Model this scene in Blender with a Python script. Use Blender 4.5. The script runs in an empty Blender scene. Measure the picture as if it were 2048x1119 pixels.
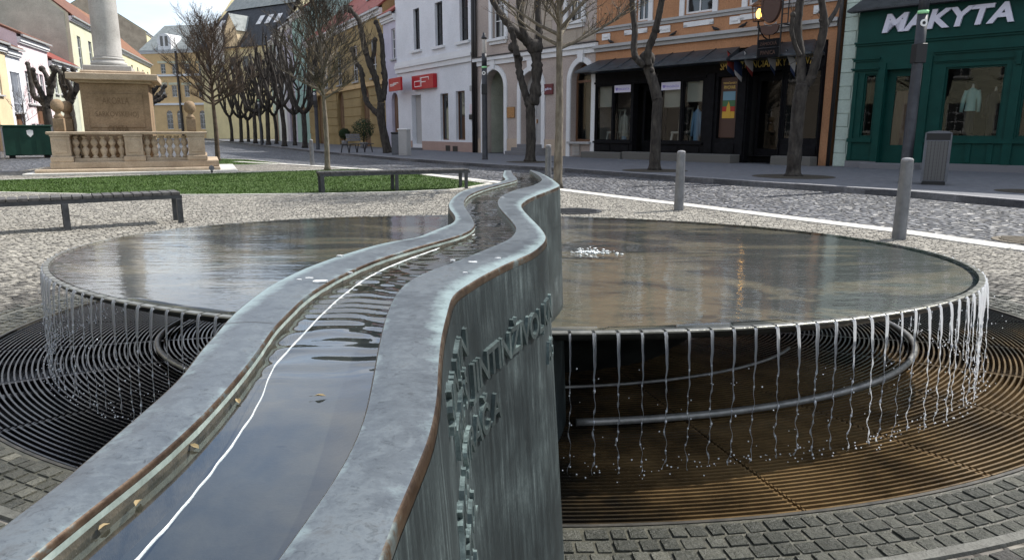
import bpy, math, random
from mathutils import Vector, Matrix, noise
from mathutils.geometry import tessellate_polygon
R = math.radians
rnd = random.Random(7)
sc = bpy.context.scene
COL = sc.collection
# ------------------------------------------------------------------ camera model
FPX = 1420.0
PITCH = math.atan(297.5 / FPX)
EYE = 1.25
CP, SP = math.cos(PITCH), math.sin(PITCH)
def ray(u, v):
    a = (u - 1024) / FPX; b = (559.5 - v) / FPX
    return Vector((a, CP + b * SP, -SP + b * CP))
def at(u, v, z=0.0):                      # point of the photo on a level plane
    d = ray(u, v); t = (z - EYE) / d.z
    return Vector((d.x * t, d.y * t, z))
def atY(u, v, Y):                         # point of the photo at forward distance Y
    d = ray(u, v); t = Y / d.y
    return Vector((d.x * t, Y, EYE + d.z * t))
# ------------------------------------------------------------------ objects
def tag(o, label=None, cat=None, group=None, kind=None):
    if label: o['label'] = label
    if cat: o['category'] = cat
    if group: o['group'] = group
    if kind: o['kind'] = kind
    return o
def empty(name, loc, label, cat, group=None, rz=0):
    o = bpy.data.objects.new(name, None); COL.objects.link(o)
    o.location = loc; o.rotation_euler = (0, 0, rz); o.empty_display_size = .2
    return tag(o, label, cat, group)
def dup(root, loc, rz=0, label=None, scale=1):
    r = root.copy(); COL.objects.link(r); r.location = loc; r.rotation_euler = (0, 0, rz); r.scale = (scale,) * 3
    if label: r['label'] = label
    for ch in list(root.children):
        c = ch.copy(); COL.objects.link(c); c.parent = r
        for g in list(ch.children):
            e = g.copy(); COL.objects.link(e); e.parent = c
    return r
class MB:
    def __init__(self, frame=None):
        self.v = []; self.f = []; self.sm = []; self.mi = []; self.fr = frame; self.m = 0
    def P(self, p):
        p = self.fr(*p) if self.fr else p
        self.v.append((p[0], p[1], p[2])); return len(self.v) - 1
    def face(self, idx, smooth=False):
        self.f.append(tuple(idx)); self.sm.append(smooth); self.mi.append(self.m)
    def quad(self, *ps): self.face([self.P(p) for p in ps])
    def box(self, x0, x1, y0, y1, z0, z1, bev=0):
        if bev:
            b = min(bev, (x1-x0)*.45, (y1-y0)*.45, (z1-z0)*.45)
            rings = []
            for z, i in ((z0, b), (z0+b, 0), (z1-b, 0), (z1, b)):
                rings.append([self.P(p) for p in ((x0+i, y0+i, z), (x1-i, y0+i, z), (x1-i, y1-i, z), (x0+i, y1-i, z))])
            for a, c in zip(rings, rings[1:]):
                for k in range(4): self.face((a[k], a[(k+1) % 4], c[(k+1) % 4], c[k]))
            self.face(rings[0][::-1]); self.face(rings[-1]); return
        i = [self.P(p) for p in ((x0,y0,z0),(x1,y0,z0),(x1,y1,z0),(x0,y1,z0),(x0,y0,z1),(x1,y0,z1),(x1,y1,z1),(x0,y1,z1))]
        for q in ((3,2,1,0),(4,5,6,7),(0,1,5,4),(1,2,6,5),(2,3,7,6),(3,0,4,7)): self.face([i[k] for k in q])
    def prism(self, poly, a, b, axis=2):  # polygon extruded along an axis
        def mk(p, h):
            return (p[0], p[1], h) if axis == 2 else ((p[0], h, p[1]) if axis == 1 else (h, p[0], p[1]))
        lo = [self.P(mk(p, a)) for p in poly]; hi = [self.P(mk(p, b)) for p in poly]
        n = len(poly)
        for k in range(n): self.face((lo[k], lo[(k+1) % n], hi[(k+1) % n], hi[k]))
        tris = tessellate_polygon([[Vector((p[0], p[1], 0)) for p in poly]])
        for t in tris:
            self.face([hi[k] for k in t]); self.face([lo[k] for k in t][::-1])
    def tube(self, pts, rad, n=8, cap=True, smooth=True):
        pts = [Vector(p) for p in pts]
        if not isinstance(rad, (list, tuple)): rad = [rad] * len(pts)
        prev = None; rings = []
        for i, p in enumerate(pts):
            t = (pts[min(i+1, len(pts)-1)] - pts[max(i-1, 0)])
            t = t.normalized() if t.length > 1e-9 else Vector((0, 0, 1))
            if prev is None:
                a = Vector((1, 0, 0)) if abs(t.x) < .9 else Vector((0, 1, 0))
                u = t.cross(a).normalized()
            else:
                u = (prev - t * prev.dot(t)); u = u.normalized() if u.length > 1e-9 else t.orthogonal().normalized()
            prev = u; w = t.cross(u)
            rings.append([self.P(p + (u * math.cos(2*math.pi*k/n) + w * math.sin(2*math.pi*k/n)) * rad[i]) for k in range(n)])
        for a, b in zip(rings, rings[1:]):
            for k in range(n): self.face((a[k], a[(k+1) % n], b[(k+1) % n], b[k]), smooth)
        if cap:
            self.face(rings[0][::-1]); self.face(rings[-1])
    def lathe(self, prof, cx=0, cy=0, n=16, smooth=True, cap=True, sq=None):
        rings = []
        for r, z in prof:
            rings.append([self.P((cx + r*math.cos(2*math.pi*(k+.5)/n), cy + r*math.sin(2*math.pi*(k+.5)/n), z)) for k in range(n)])
        for a, b in zip(rings, rings[1:]):
            for k in range(n): self.face((a[k], a[(k+1) % n], b[(k+1) % n], b[k]), smooth)
        if cap: self.face(rings[0][::-1]); self.face(rings[-1])
    def grid(self, rows, smooth=True, closed=False):   # rows of points -> quads
        ix = [[self.P(p) for p in r] for r in rows]
        for a, b in zip(ix, ix[1:]):
            m = len(a)
            for k in range(m if closed else m - 1): self.face((a[k], a[(k+1) % m], b[(k+1) % m], b[k]), smooth)
        return ix
    def ball(self, c, r, n=6, m=4, sz=1):
        c = Vector(c)
        rows = [[c + Vector((r*math.sin(math.pi*(i+.02)/(m+.04))*math.cos(2*math.pi*k/n), r*math.sin(math.pi*(i+.02)/(m+.04))*math.sin(2*math.pi*k/n), r*sz*math.cos(math.pi*(i+.02)/(m+.04)))) for k in range(n)] for i in range(m+1)]
        self.grid(rows[::-1], True, True)
    def build(self, name, mat, parent=None, **kw):
        me = bpy.data.meshes.new(name); me.from_pydata(self.v, [], self.f)
        me.polygons.foreach_set('use_smooth', self.sm)
        for m_ in (mat if isinstance(mat, (list, tuple)) else [mat]): me.materials.append(m_)
        if isinstance(mat, (list, tuple)): me.polygons.foreach_set('material_index', self.mi)
        me.update()
        o = bpy.data.objects.new(name, me); COL.objects.link(o)
        if parent is not None:
            o.parent = parent
            if kw.pop('world', False): o.matrix_parent_inverse = Matrix.Translation(-Vector(parent.location)) if not any(parent.rotation_euler) else (Matrix.Translation(parent.location) @ Matrix.Rotation(parent.rotation_euler[2], 4, 'Z')).inverted()
        return tag(o, **kw)
# ------------------------------------------------------------------ materials
MAT = {}
def nodes(name):
    m = bpy.data.materials.new(name); m.use_nodes = True
    nt = m.node_tree; b = nt.nodes['Principled BSDF']; MAT[name] = m
    return m, nt, b
def N(nt, t, **kw):
    n = nt.nodes.new(t)
    for k, v in kw.items():
        if k.startswith('i_'):
            key = k[2:]; key = int(key) if key.isdigit() else key.replace('_', ' ')
            n.inputs[key].default_value = v
        else: setattr(n, k, v)
    return n
def L(nt, a, b): nt.links.new(a, b)
def coords(nt, stretch=(1, 1, 1), world=True, rot=0):
    if world: g = N(nt, 'ShaderNodeNewGeometry').outputs['Position']
    else: g = N(nt, 'ShaderNodeTexCoord').outputs['Object']
    mp = N(nt, 'ShaderNodeMapping'); mp.inputs['Scale'].default_value = stretch; mp.inputs['Rotation'].default_value = (0, 0, rot)
    L(nt, g, mp.inputs['Vector']); return mp.outputs['Vector']
def ramp(nt, fac, stops):
    r = N(nt, 'ShaderNodeValToRGB'); e = r.color_ramp.elements
    while len(e) < len(stops): e.new(.5)
    for x, (p, c) in zip(e, stops):
        x.position = p; x.color = (c[0], c[1], c[2], 1) if hasattr(c, '__len__') else (c, c, c, 1)
    L(nt, fac, r.inputs['Fac']); return r.outputs['Color']
def noisy(name, c1, c2, scale=3, rough=.8, metal=0, bump=.2, bscale=40, stretch=(1, 1, 1), lo=.35, hi=.65, c3=None, spec=.3, world=True, bdist=.01, dirt=0, rvar=0):
    m, nt, b = nodes(name)
    v = coords(nt, stretch, world)
    n1 = N(nt, 'ShaderNodeTexNoise', i_Scale=scale, i_Detail=8, i_Roughness=.62); L(nt, v, n1.inputs['Vector'])
    st = [(lo, c1), (hi, c2)] + ([(min(.98, hi + .1), c3)] if c3 else [])
    col = ramp(nt, n1.outputs['Fac'], st)
    n2 = N(nt, 'ShaderNodeTexNoise', i_Scale=bscale, i_Detail=5, i_Roughness=.6); L(nt, v, n2.inputs['Vector'])
    if dirt:
        mx = N(nt, 'ShaderNodeMix', data_type='RGBA', blend_type='MULTIPLY'); mx.inputs[0].default_value = dirt
        L(nt, col, mx.inputs[6]); L(nt, ramp(nt, n2.outputs['Fac'], [(.3, .35), (.62, 1.0)]), mx.inputs[7]); col = mx.outputs[2]
    L(nt, col, b.inputs['Base Color'])
    b.inputs['Roughness'].default_value = rough; b.inputs['Metallic'].default_value = metal; b.inputs['Specular IOR Level'].default_value = spec
    if rvar:
        mr = N(nt, 'ShaderNodeMapRange', i_3=max(0.02, rough - rvar), i_4=rough + rvar); L(nt, n1.outputs['Fac'], mr.inputs[0]); mr.inputs[1].default_value = .3; mr.inputs[2].default_value = .7
        L(nt, mr.outputs[0], b.inputs['Roughness'])
    if bump:
        bp = N(nt, 'ShaderNodeBump', i_Strength=bump, i_Distance=bdist); L(nt, n2.outputs['Fac'], bp.inputs['Height']); L(nt, bp.outputs[0], b.inputs['Normal'])
    return m
def plain(name, c, rough=.6, metal=0, spec=.4, emit=None, es=1):
    m, nt, b = nodes(name)
    b.inputs['Base Color'].default_value = (*c, 1); b.inputs['Roughness'].default_value = rough; b.inputs['Metallic'].default_value = metal
    b.inputs['Specular IOR Level'].default_value = spec
    if emit: b.inputs['Emission Color'].default_value = (*emit, 1); b.inputs['Emission Strength'].default_value = es
    return m
def plaster(name, c, var=.12, dirt=.25):
    d = tuple(x * (1 - var) for x in c); e = tuple(min(1, x * (1 + var * .4)) for x in c)
    return noisy(name, d, e, .7, .9, bump=.25, bscale=18, dirt=dirt, spec=.2, bdist=.008)

# bronze of the fountain
def bronze(name, stops, scale, stretch, rough, metal, edge=None, bump=.15, streak=False):
    m, nt, b = nodes(name)
    v = coords(nt, stretch)
    n1 = N(nt, 'ShaderNodeTexNoise', i_Scale=scale, i_Detail=9, i_Roughness=.68, i_Distortion=.4); L(nt, v, n1.inputs['Vector'])
    v0 = coords(nt, (1, 1, 1))
    n3 = N(nt, 'ShaderNodeTexNoise', i_Scale=7, i_Detail=4, i_Roughness=.55); L(nt, v0, n3.inputs['Vector'])
    add = N(nt, 'ShaderNodeMath', operation='MULTIPLY_ADD', i_1=.55); L(nt, n1.outputs['Fac'], add.inputs[0])
    ml = N(nt, 'ShaderNodeMath', operation='MULTIPLY', i_1=.45); L(nt, n3.outputs['Fac'], ml.inputs[0]); L(nt, ml.outputs[0], add.inputs[2])
    n4 = N(nt, 'ShaderNodeTexNoise', i_Scale=260, i_Detail=3); L(nt, v0, n4.inputs['Vector'])
    fine = N(nt, 'ShaderNodeMath', operation='MULTIPLY_ADD', i_1=.14); L(nt, n4.outputs['Fac'], fine.inputs[0]); L(nt, add.outputs[0], fine.inputs[2])
    sub = N(nt, 'ShaderNodeMath', operation='SUBTRACT', i_1=.07); L(nt, fine.outputs[0], sub.inputs[0])
    colr = ramp(nt, sub.outputs[0], stops)
    if edge:      # pale verdigris creeping in from the outer edge, black scuffs
        at_ = N(nt, 'ShaderNodeAttribute', attribute_name='edge')
        ne = N(nt, 'ShaderNodeTexNoise', i_Scale=26, i_Detail=7, i_Roughness=.7); L(nt, v0, ne.inputs['Vector'])
        ea = N(nt, 'ShaderNodeMath', operation='MULTIPLY_ADD', i_1=.62); L(nt, at_.outputs['Fac'], ea.inputs[0]); L(nt, ne.outputs['Fac'], ea.inputs[2])
        mx = N(nt, 'ShaderNodeMix', data_type='RGBA'); L(nt, ramp(nt, ea.outputs[0], [(.66, 0), (.98, .8)]), mx.inputs[0]); L(nt, colr, mx.inputs[6]); mx.inputs[7].default_value = (.30, .385, .385, 1)
        ns = N(nt, 'ShaderNodeTexNoise', i_Scale=120, i_Detail=5, i_Roughness=.75, i_Distortion=1.2); L(nt, v0, ns.inputs['Vector'])
        m3 = N(nt, 'ShaderNodeMix', data_type='RGBA', blend_type='MULTIPLY'); m3.inputs[0].default_value = .75; L(nt, mx.outputs[2], m3.inputs[6]); L(nt, ramp(nt, ns.outputs['Fac'], [(.32, .35), (.46, 1.0)]), m3.inputs[7]); colr = m3.outputs[2]
    L(nt, colr, b.inputs['Base Color'])
    mr = N(nt, 'ShaderNodeMapRange', i_1=.3, i_2=.7, i_3=rough-.1, i_4=rough+.12); L(nt, sub.outputs[0], mr.inputs[0]); L(nt, mr.outputs[0], b.inputs['Roughness'])
    b.inputs['Metallic'].default_value = metal; b.inputs['Specular IOR Level'].default_value = .2 if name.startswith(('bronze_wall', 'letter')) else .5
    bp = N(nt, 'ShaderNodeBump', i_Strength=bump, i_Distance=.004); L(nt, sub.outputs[0], bp.inputs['Height']); L(nt, bp.outputs[0], b.inputs['Normal'])
    return m
bronze('bronze_lip', [(.30, (.045, .053, .062)), (.42, (.075, .088, .10)), (.5, (.096, .112, .125)), (.57, (.125, .145, .158)), (.68, (.085, .09, .093))], 55, (1, 1, 1), .38, .25, True)
bronze('bronze_wall', [(.3, (.008, .011, .012)), (.46, (.016, .022, .024)), (.55, (.030, .040, .042)), (.64, (.07, .09, .092)), (.76, (.17, .21, .21))], 95, (1, 1, .035), .55, .05, bump=.3)
bronze('bronze_wall_side', [(.3, (.008, .011, .012)), (.46, (.016, .022, .024)), (.55, (.030, .040, .042)), (.64, (.07, .09, .092)), (.76, (.17, .21, .21))], 95, (1, 1, .035), .55, .05, bump=.3)
bronze('copper_edge', [(.34, (.018, .013, .010)), (.46, (.055, .034, .021)), (.53, (.09, .062, .04)), (.58, (.10, .12, .12)), (.68, (.17, .2, .2))], 24, (1, 1, 1), .38, .6)
bronze('channel_wall', [(.3, (.09, .11, .10)), (.5, (.22, .27, .25)), (.6, (.33, .39, .36)), (.7, (.12, .10, .07))], 40, (1, 1, .3), .6, .1)
noisy('channel_floor', (.012, .013, .011), (.034, .034, .028), 14, .5, bump=.2)
bronze('letter_face', [(.3, (.014, .019, .02)), (.5, (.035, .046, .047)), (.62, (.075, .098, .098)), (.74, (.17, .21, .205))], 60, (1, 1, .2), .5, .1)
bronze('letter_bronze', [(.3, (.03, .04, .04)), (.5, (.09, .12, .12)), (.6, (.18, .235, .23)), (.7, (.30, .38, .37))], 30, (1, 1, 1), .45, .2)
noisy('glint_and_lime', (.45, .47, .47), (.75, .77, .77), 60, .5, bump=.4, bscale=90)  # lime spots on the lips, and the ribbon painted as sun glint
noisy('rim_metal', (.14, .14, .12), (.30, .30, .27), 14, .3, metal=.5, bump=.2, bscale=60, c3=(.12, .13, .11))
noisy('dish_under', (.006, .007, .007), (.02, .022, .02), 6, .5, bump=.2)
noisy('wet_mortar', (.035, .036, .028), (.085, .082, .062), 18, .4, bump=.5, bscale=70)
noisy('rim_steel', (.03, .03, .028), (.07, .065, .055), 12, .5, metal=.3)
noisy('wet_side', (.035, .035, .028), (.09, .08, .06), 40, .3, bump=.3, bscale=80)
noisy('pipe_metal', (.16, .16, .155), (.28, .28, .27), 20, .35, metal=.4, bump=.1)

def basin_mat():
    m, nt, b = nodes('basin_bronze')
    v = coords(nt, (1, 1.9, 1))
    n1 = N(nt, 'ShaderNodeTexNoise', i_Scale=.8, i_Detail=9, i_Roughness=.6, i_Distortion=1.1); L(nt, v, n1.inputs['Vector'])
    c = ramp(nt, n1.outputs['Fac'], [(.44, (.002, .004, .0035)), (.49, (.007, .011, .009)), (.505, (.06, .052, .034)), (.58, (.115, .093, .056)), (.66, (.03, .04, .03))])
    n2 = N(nt, 'ShaderNodeTexNoise', i_Scale=30, i_Detail=6); L(nt, v, n2.inputs['Vector'])
    mx = N(nt, 'ShaderNodeMix', data_type='RGBA', blend_type='MULTIPLY'); mx.inputs[0].default_value = .6
    L(nt, c, mx.inputs[6]); L(nt, ramp(nt, n2.outputs['Fac'], [(.3, .3), (.6, 1.0)]), mx.inputs[7])
    L(nt, mx.outputs[2], b.inputs['Base Color']); b.inputs['Roughness'].default_value = .6
basin_mat()
def schlick(nt, f0, normal=None):
    lw = N(nt, 'ShaderNodeLayerWeight', i_Blend=.5)
    if normal is not None: L(nt, normal, lw.inputs['Normal'])
    p = N(nt, 'ShaderNodeMath', operation='POWER', i_1=5.0); L(nt, lw.outputs['Facing'], p.inputs[0])
    m = N(nt, 'ShaderNodeMath', operation='MULTIPLY_ADD', i_1=1-f0, i_2=f0); L(nt, p.outputs[0], m.inputs[0]); m.use_clamp = True
    return m.outputs[0]
def water_mat(name, tint, scale, strength, dist, stretch=(1, 1, 1), scale2=None, rough=.02, ior=1.33, patch=None):
    m = bpy.data.materials.new(name); m.use_nodes = True; MAT[name] = m
    nt = m.node_tree; nt.nodes.clear()
    out = N(nt, 'ShaderNodeOutputMaterial'); mix = N(nt, 'ShaderNodeMixShader')
    tr = N(nt, 'ShaderNodeBsdfTransparent'); tr.inputs[0].default_value = (*tint, 1)
    gl = N(nt, 'ShaderNodeBsdfGlossy', i_Roughness=rough); gl.inputs[0].default_value = (1, 1, 1, 1)
    v = coords(nt, stretch)
    n1 = N(nt, 'ShaderNodeTexNoise', i_Scale=scale, i_Detail=3, i_Roughness=.55, i_Distortion=.3); L(nt, v, n1.inputs['Vector'])
    h = n1.outputs['Fac']
    if scale2:
        n2 = N(nt, 'ShaderNodeTexNoise', i_Scale=scale2, i_Detail=2); L(nt, v, n2.inputs['Vector'])
        ma = N(nt, 'ShaderNodeMath', operation='MULTIPLY_ADD', i_1=.35); L(nt, n2.outputs['Fac'], ma.inputs[0]); L(nt, h, ma.inputs[2]); h = ma.outputs[0]
    bp = N(nt, 'ShaderNodeBump', i_Strength=strength, i_Distance=dist); L(nt, h, bp.inputs['Height'])
    L(nt, bp.outputs[0], gl.inputs['Normal']); f_ = schlick(nt, ior, bp.outputs[0])
    L(nt, f_, mix.inputs[0]); L(nt, tr.outputs[0], mix.inputs[1]); L(nt, gl.outputs[0], mix.inputs[2]); L(nt, mix.outputs[0], out.inputs[0])
    return m
water_mat('pool_water', (.93, .95, .92), 9, .5, .0032, (.55, 2.0, 1), 30, .03, .06)
water_mat('channel_water', (.86, .9, .9), 7, .10, .006, (1, 1, 1), None, .01, .14)
def drop_mat():
    m = bpy.data.materials.new('falling_water'); m.use_nodes = True; MAT['falling_water'] = m
    nt = m.node_tree; b = nt.nodes['Principled BSDF']
    b.inputs['Base Color'].default_value = (.97, .98, 1, 1); b.inputs['Roughness'].default_value = .02
    b.inputs['Transmission Weight'].default_value = 1.0; b.inputs['IOR'].default_value = 1.33
    out = nt.nodes['Material Output']; mix = N(nt, 'ShaderNodeMixShader', i_0=.6)
    tl = N(nt, 'ShaderNodeBsdfTranslucent'); tl.inputs[0].default_value = (.9, .93, .97, 1)
    L(nt, b.outputs[0], mix.inputs[1]); L(nt, tl.outputs[0], mix.inputs[2]); L(nt, mix.outputs[0], out.inputs[0])
drop_mat()
def foam_mat():
    m, nt, b = nodes('white_water')
    b.inputs['Base Color'].default_value = (.85, .9, .9, 1); b.inputs['Roughness'].default_value = .15; b.inputs['Transmission Weight'].default_value = .4
foam_mat()
def bead_mat():
    m = bpy.data.materials.new('water_bead'); m.use_nodes = True; MAT['water_bead'] = m
    nt = m.node_tree; b = nt.nodes['Principled BSDF']; b.inputs['Base Color'].default_value = (.95, .97, 1, 1); b.inputs['Roughness'].default_value = .08; b.inputs['Coat Weight'].default_value = .5
    out = nt.nodes['Material Output']; mix = N(nt, 'ShaderNodeMixShader', i_0=.5); tl = N(nt, 'ShaderNodeBsdfTranslucent'); tl.inputs[0].default_value = (.95, .97, 1, 1)
    L(nt, b.outputs[0], mix.inputs[1]); L(nt, tl.outputs[0], mix.inputs[2]); L(nt, mix.outputs[0], out.inputs[0])
bead_mat()
# stone setts: a tone per stone (colour attribute) plus fine noise
def sett_mat(name, stops, rough=.8, wet=False, gscale=90):
    m, nt, b = nodes(name)
    at_ = N(nt, 'ShaderNodeAttribute', attribute_name='tone')
    v = coords(nt)
    n1 = N(nt, 'ShaderNodeTexNoise', i_Scale=gscale, i_Detail=8, i_Roughness=.7); L(nt, v, n1.inputs['Vector'])
    ma = N(nt, 'ShaderNodeMath', operation='MULTIPLY_ADD', i_1=.5, i_2=-.25); L(nt, n1.outputs['Fac'], ma.inputs[0])
    ad = N(nt, 'ShaderNodeMath', operation='ADD'); L(nt, at_.outputs['Fac'], ad.inputs[0]); L(nt, ma.outputs[0], ad.inputs[1])
    L(nt, ramp(nt, ad.outputs[0], stops), b.inputs['Base Color'])
    b.inputs['Roughness'].default_value = rough; b.inputs['Specular IOR Level'].default_value = .35
    n2 = N(nt, 'ShaderNodeTexNoise', i_Scale=60, i_Detail=6, i_Roughness=.65); L(nt, v, n2.inputs['Vector'])
    bp = N(nt, 'ShaderNodeBump', i_Strength=.8, i_Distance=.02); L(nt, n2.outputs['Fac'], bp.inputs['Height']); L(nt, bp.outputs[0], b.inputs['Normal'])
sett_mat('granite_setts', [(.1, (.05, .048, .044)), (.3, (.125, .118, .105)), (.6, (.285, .268, .232)), (.9, (.42, .395, .34))])
sett_mat('wet_setts', [(.1, (.04, .042, .034)), (.4, (.085, .086, .07)), (.65, (.15, .145, .115)), (.9, (.22, .20, .14))], .32)
noisy('joint_sand', (.07, .065, .055), (.16, .15, .13), 30, .95, bump=.5, bscale=120)
noisy('mortar_band', (.07, .07, .06), (.12, .12, .105), 25, .6, bump=.5, bscale=90)
def cobble(name, size, stops, joint, rough=.6, bstr=.7, stretch=(1, 1, 1), rot=0, joint_w=.1):
    m, nt, b = nodes(name)
    v = coords(nt, stretch, rot=rot)
    ve = N(nt, 'ShaderNodeTexVoronoi', feature='DISTANCE_TO_EDGE', i_Scale=1/size, i_Randomness=.75); L(nt, v, ve.inputs['Vector'])
    vc = N(nt, 'ShaderNodeTexVoronoi', feature='F1', i_Scale=1/size, i_Randomness=.75); L(nt, v, vc.inputs['Vector'])
    sep = N(nt, 'ShaderNodeSeparateColor'); L(nt, vc.outputs['Color'], sep.inputs[0])
    n1 = N(nt, 'ShaderNodeTexNoise', i_Scale=50, i_Detail=6); L(nt, v, n1.inputs['Vector'])
    ma = N(nt, 'ShaderNodeMath', operation='MULTIPLY_ADD', i_1=.5, i_2=-.25); L(nt, n1.outputs['Fac'], ma.inputs[0])
    ad = N(nt, 'ShaderNodeMath', operation='ADD'); L(nt, sep.outputs[0], ad.inputs[0]); L(nt, ma.outputs[0], ad.inputs[1])
    c = ramp(nt, ad.outputs[0], stops)
    jm = ramp(nt, ve.outputs['Distance'], [(joint_w * .4, 0), (joint_w, 1)])
    mx = N(nt, 'ShaderNodeMix', data_type='RGBA'); L(nt, jm, mx.inputs[0]); mx.inputs[6].default_value = (*joint, 1); L(nt, c, mx.inputs[7])
    n3 = N(nt, 'ShaderNodeTexNoise', i_Scale=.35, i_Detail=5); L(nt, v, n3.inputs['Vector'])
    m2 = N(nt, 'ShaderNodeMix', data_type='RGBA', blend_type='MULTIPLY'); m2.inputs[0].default_value = .6
    L(nt, mx.outputs[2], m2.inputs[6]); L(nt, ramp(nt, n3.outputs['Fac'], [(.3, .55), (.65, 1.0)]), m2.inputs[7])
    L(nt, m2.outputs[2], b.inputs['Base Color']); b.inputs['Roughness'].default_value = rough; b.inputs['Specular IOR Level'].default_value = .4
    hh = ramp(nt, ve.outputs['Distance'], [(0, 0), (joint_w * 2.2, .85), (.5, 1)])
    bp = N(nt, 'ShaderNodeBump', i_Strength=bstr, i_Distance=size * .35); L(nt, hh, bp.inputs['Height']); L(nt, bp.outputs[0], b.inputs['Normal'])
cobble('road_cobbles', .13, [(.05, (.055, .06, .07)), (.4, (.10, .105, .118)), (.7, (.15, .155, .17)), (1, (.22, .225, .24))], (.02, .02, .022), .5, 1.0, (1, .8, 1))
cobble('plaza_cobbles', .09, [(.05, (.13, .12, .105)), (.4, (.24, .225, .195)), (.7, (.34, .32, .275)), (1, (.45, .42, .365))], (.11, .1, .085), .8, .7)
noisy('pavement_stone', (.12, .125, .14), (.17, .175, .19), 6, .75, bump=.3, bscale=60, dirt=.3)
noisy('kerb_granite', (.48, .465, .42), (.66, .64, .59), 22, .8, bump=.4, bscale=70, dirt=.25)
noisy('kerb_dark', (.2, .2, .21), (.3, .3, .31), 10, .8, bump=.3, dirt=.2)
noisy('soil', (.03, .026, .02), (.07, .06, .045), 12, .95, bump=.6, bscale=40)
noisy('grass_ground', (.030, .064, .008), (.05, .09, .014), 9, .9, bump=.8, bscale=60, bdist=.03)
noisy('grass_blade', (.036, .078, .009), (.066, .118, .018), 2.2, .6, bump=0, bscale=8)
def grate_mat():
    m, nt, b = nodes('grate_steel')
    p = N(nt, 'ShaderNodeNewGeometry').outputs['Position']
    n1 = N(nt, 'ShaderNodeTexNoise', i_Scale=2.2, i_Detail=7, i_Roughness=.65); L(nt, p, n1.inputs['Vector'])
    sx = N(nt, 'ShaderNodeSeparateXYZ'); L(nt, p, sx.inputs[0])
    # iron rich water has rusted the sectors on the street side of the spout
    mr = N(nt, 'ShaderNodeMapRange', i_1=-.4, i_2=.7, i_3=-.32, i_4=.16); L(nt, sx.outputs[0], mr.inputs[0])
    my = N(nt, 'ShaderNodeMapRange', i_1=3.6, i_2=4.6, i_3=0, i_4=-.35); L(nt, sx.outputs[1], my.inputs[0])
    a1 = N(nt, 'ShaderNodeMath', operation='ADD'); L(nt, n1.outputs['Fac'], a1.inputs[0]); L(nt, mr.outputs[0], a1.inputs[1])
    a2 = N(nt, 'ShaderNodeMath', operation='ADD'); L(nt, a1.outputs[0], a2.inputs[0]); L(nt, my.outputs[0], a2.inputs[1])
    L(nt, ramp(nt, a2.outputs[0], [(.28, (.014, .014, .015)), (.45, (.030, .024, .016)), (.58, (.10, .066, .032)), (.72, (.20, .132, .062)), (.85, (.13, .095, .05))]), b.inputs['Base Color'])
    b.inputs['Roughness'].default_value = .24; b.inputs['Metallic'].default_value = .35; b.inputs['Specular IOR Level'].default_value = .6
    bp = N(nt, 'ShaderNodeBump', i_Strength=.3, i_Distance=.004)
    n2 = N(nt, 'ShaderNodeTexNoise', i_Scale=70, i_Detail=4); L(nt, p, n2.inputs['Vector']); L(nt, n2.outputs['Fac'], bp.inputs['Height']); L(nt, bp.outputs[0], b.inputs['Normal'])
grate_mat()
MAT['pit_bed'] = MAT['grate_steel'].copy(); MAT['pit_bed'].name = 'pit_bed'
for n_ in MAT['pit_bed'].node_tree.nodes:
    if n_.type == 'BSDF_PRINCIPLED': n_.inputs['Roughness'].default_value = .12; n_.inputs['Metallic'].default_value = 0
noisy('twig_russet', (.055, .04, .03), (.12, .088, .064), 5, .85, bump=0, world=False)
noisy('pit_dark', (.008, .008, .007), (.025, .022, .016), 4, .6, bump=.2)
noisy('bench_steel', (.045, .048, .05), (.08, .083, .088), 9, .45, metal=.5, bump=.05)
noisy('bench_slat', (.05, .048, .046), (.11, .105, .10), 14, .6, bump=.3, bscale=60)
noisy('bollard_steel', (.13, .136, .145), (.19, .195, .205), 9, .42, metal=.35, bump=.05)
noisy('post_paint', (.035, .038, .045), (.06, .063, .072), 5, .5, metal=.2, bump=.05)
noisy('bin_paint', (.10, .107, .12), (.14, .147, .165), 5, .5, metal=.2, bump=.05)
plain('black', (.012, .012, .013), .5)
plain('reflector_green', (.35, .75, .38), .3)
plain('white_paint', (.8, .8, .78), .5)
noisy('bark_dark', (.022, .019, .017), (.07, .062, .054), 9, .9, bump=.9, bscale=26, stretch=(1, 1, .4), bdist=.03, c3=(.11, .10, .085), world=False)
noisy('bark_grey', (.10, .085, .065), (.21, .185, .145), 12, .9, bump=.8, bscale=40, stretch=(1, 1, .35), bdist=.015, world=False)
noisy('twig_brown', (.04, .034, .028), (.085, .07, .056), 5, .85, bump=0, world=False)
noisy('dry_leaf', (.17, .12, .06), (.3, .24, .13), 20, .7, bump=0, world=False)
noisy('sandstone', (.36, .28, .20), (.52, .42, .31), 1.6, .9, bump=.4, bscale=30, dirt=.4, c3=(.44, .39, .32))
noisy('sandstone_dark', (.20, .14, .085), (.33, .24, .155), 1.5, .9, bump=.5, bscale=22, dirt=.45, c3=(.4, .31, .2))
noisy('column_stone', (.33, .32, .30), (.45, .44, .42), 1.3, .8, bump=.3, bscale=24, dirt=.3)
plain('carved_shadow', (.14, .095, .055), .9)
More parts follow.
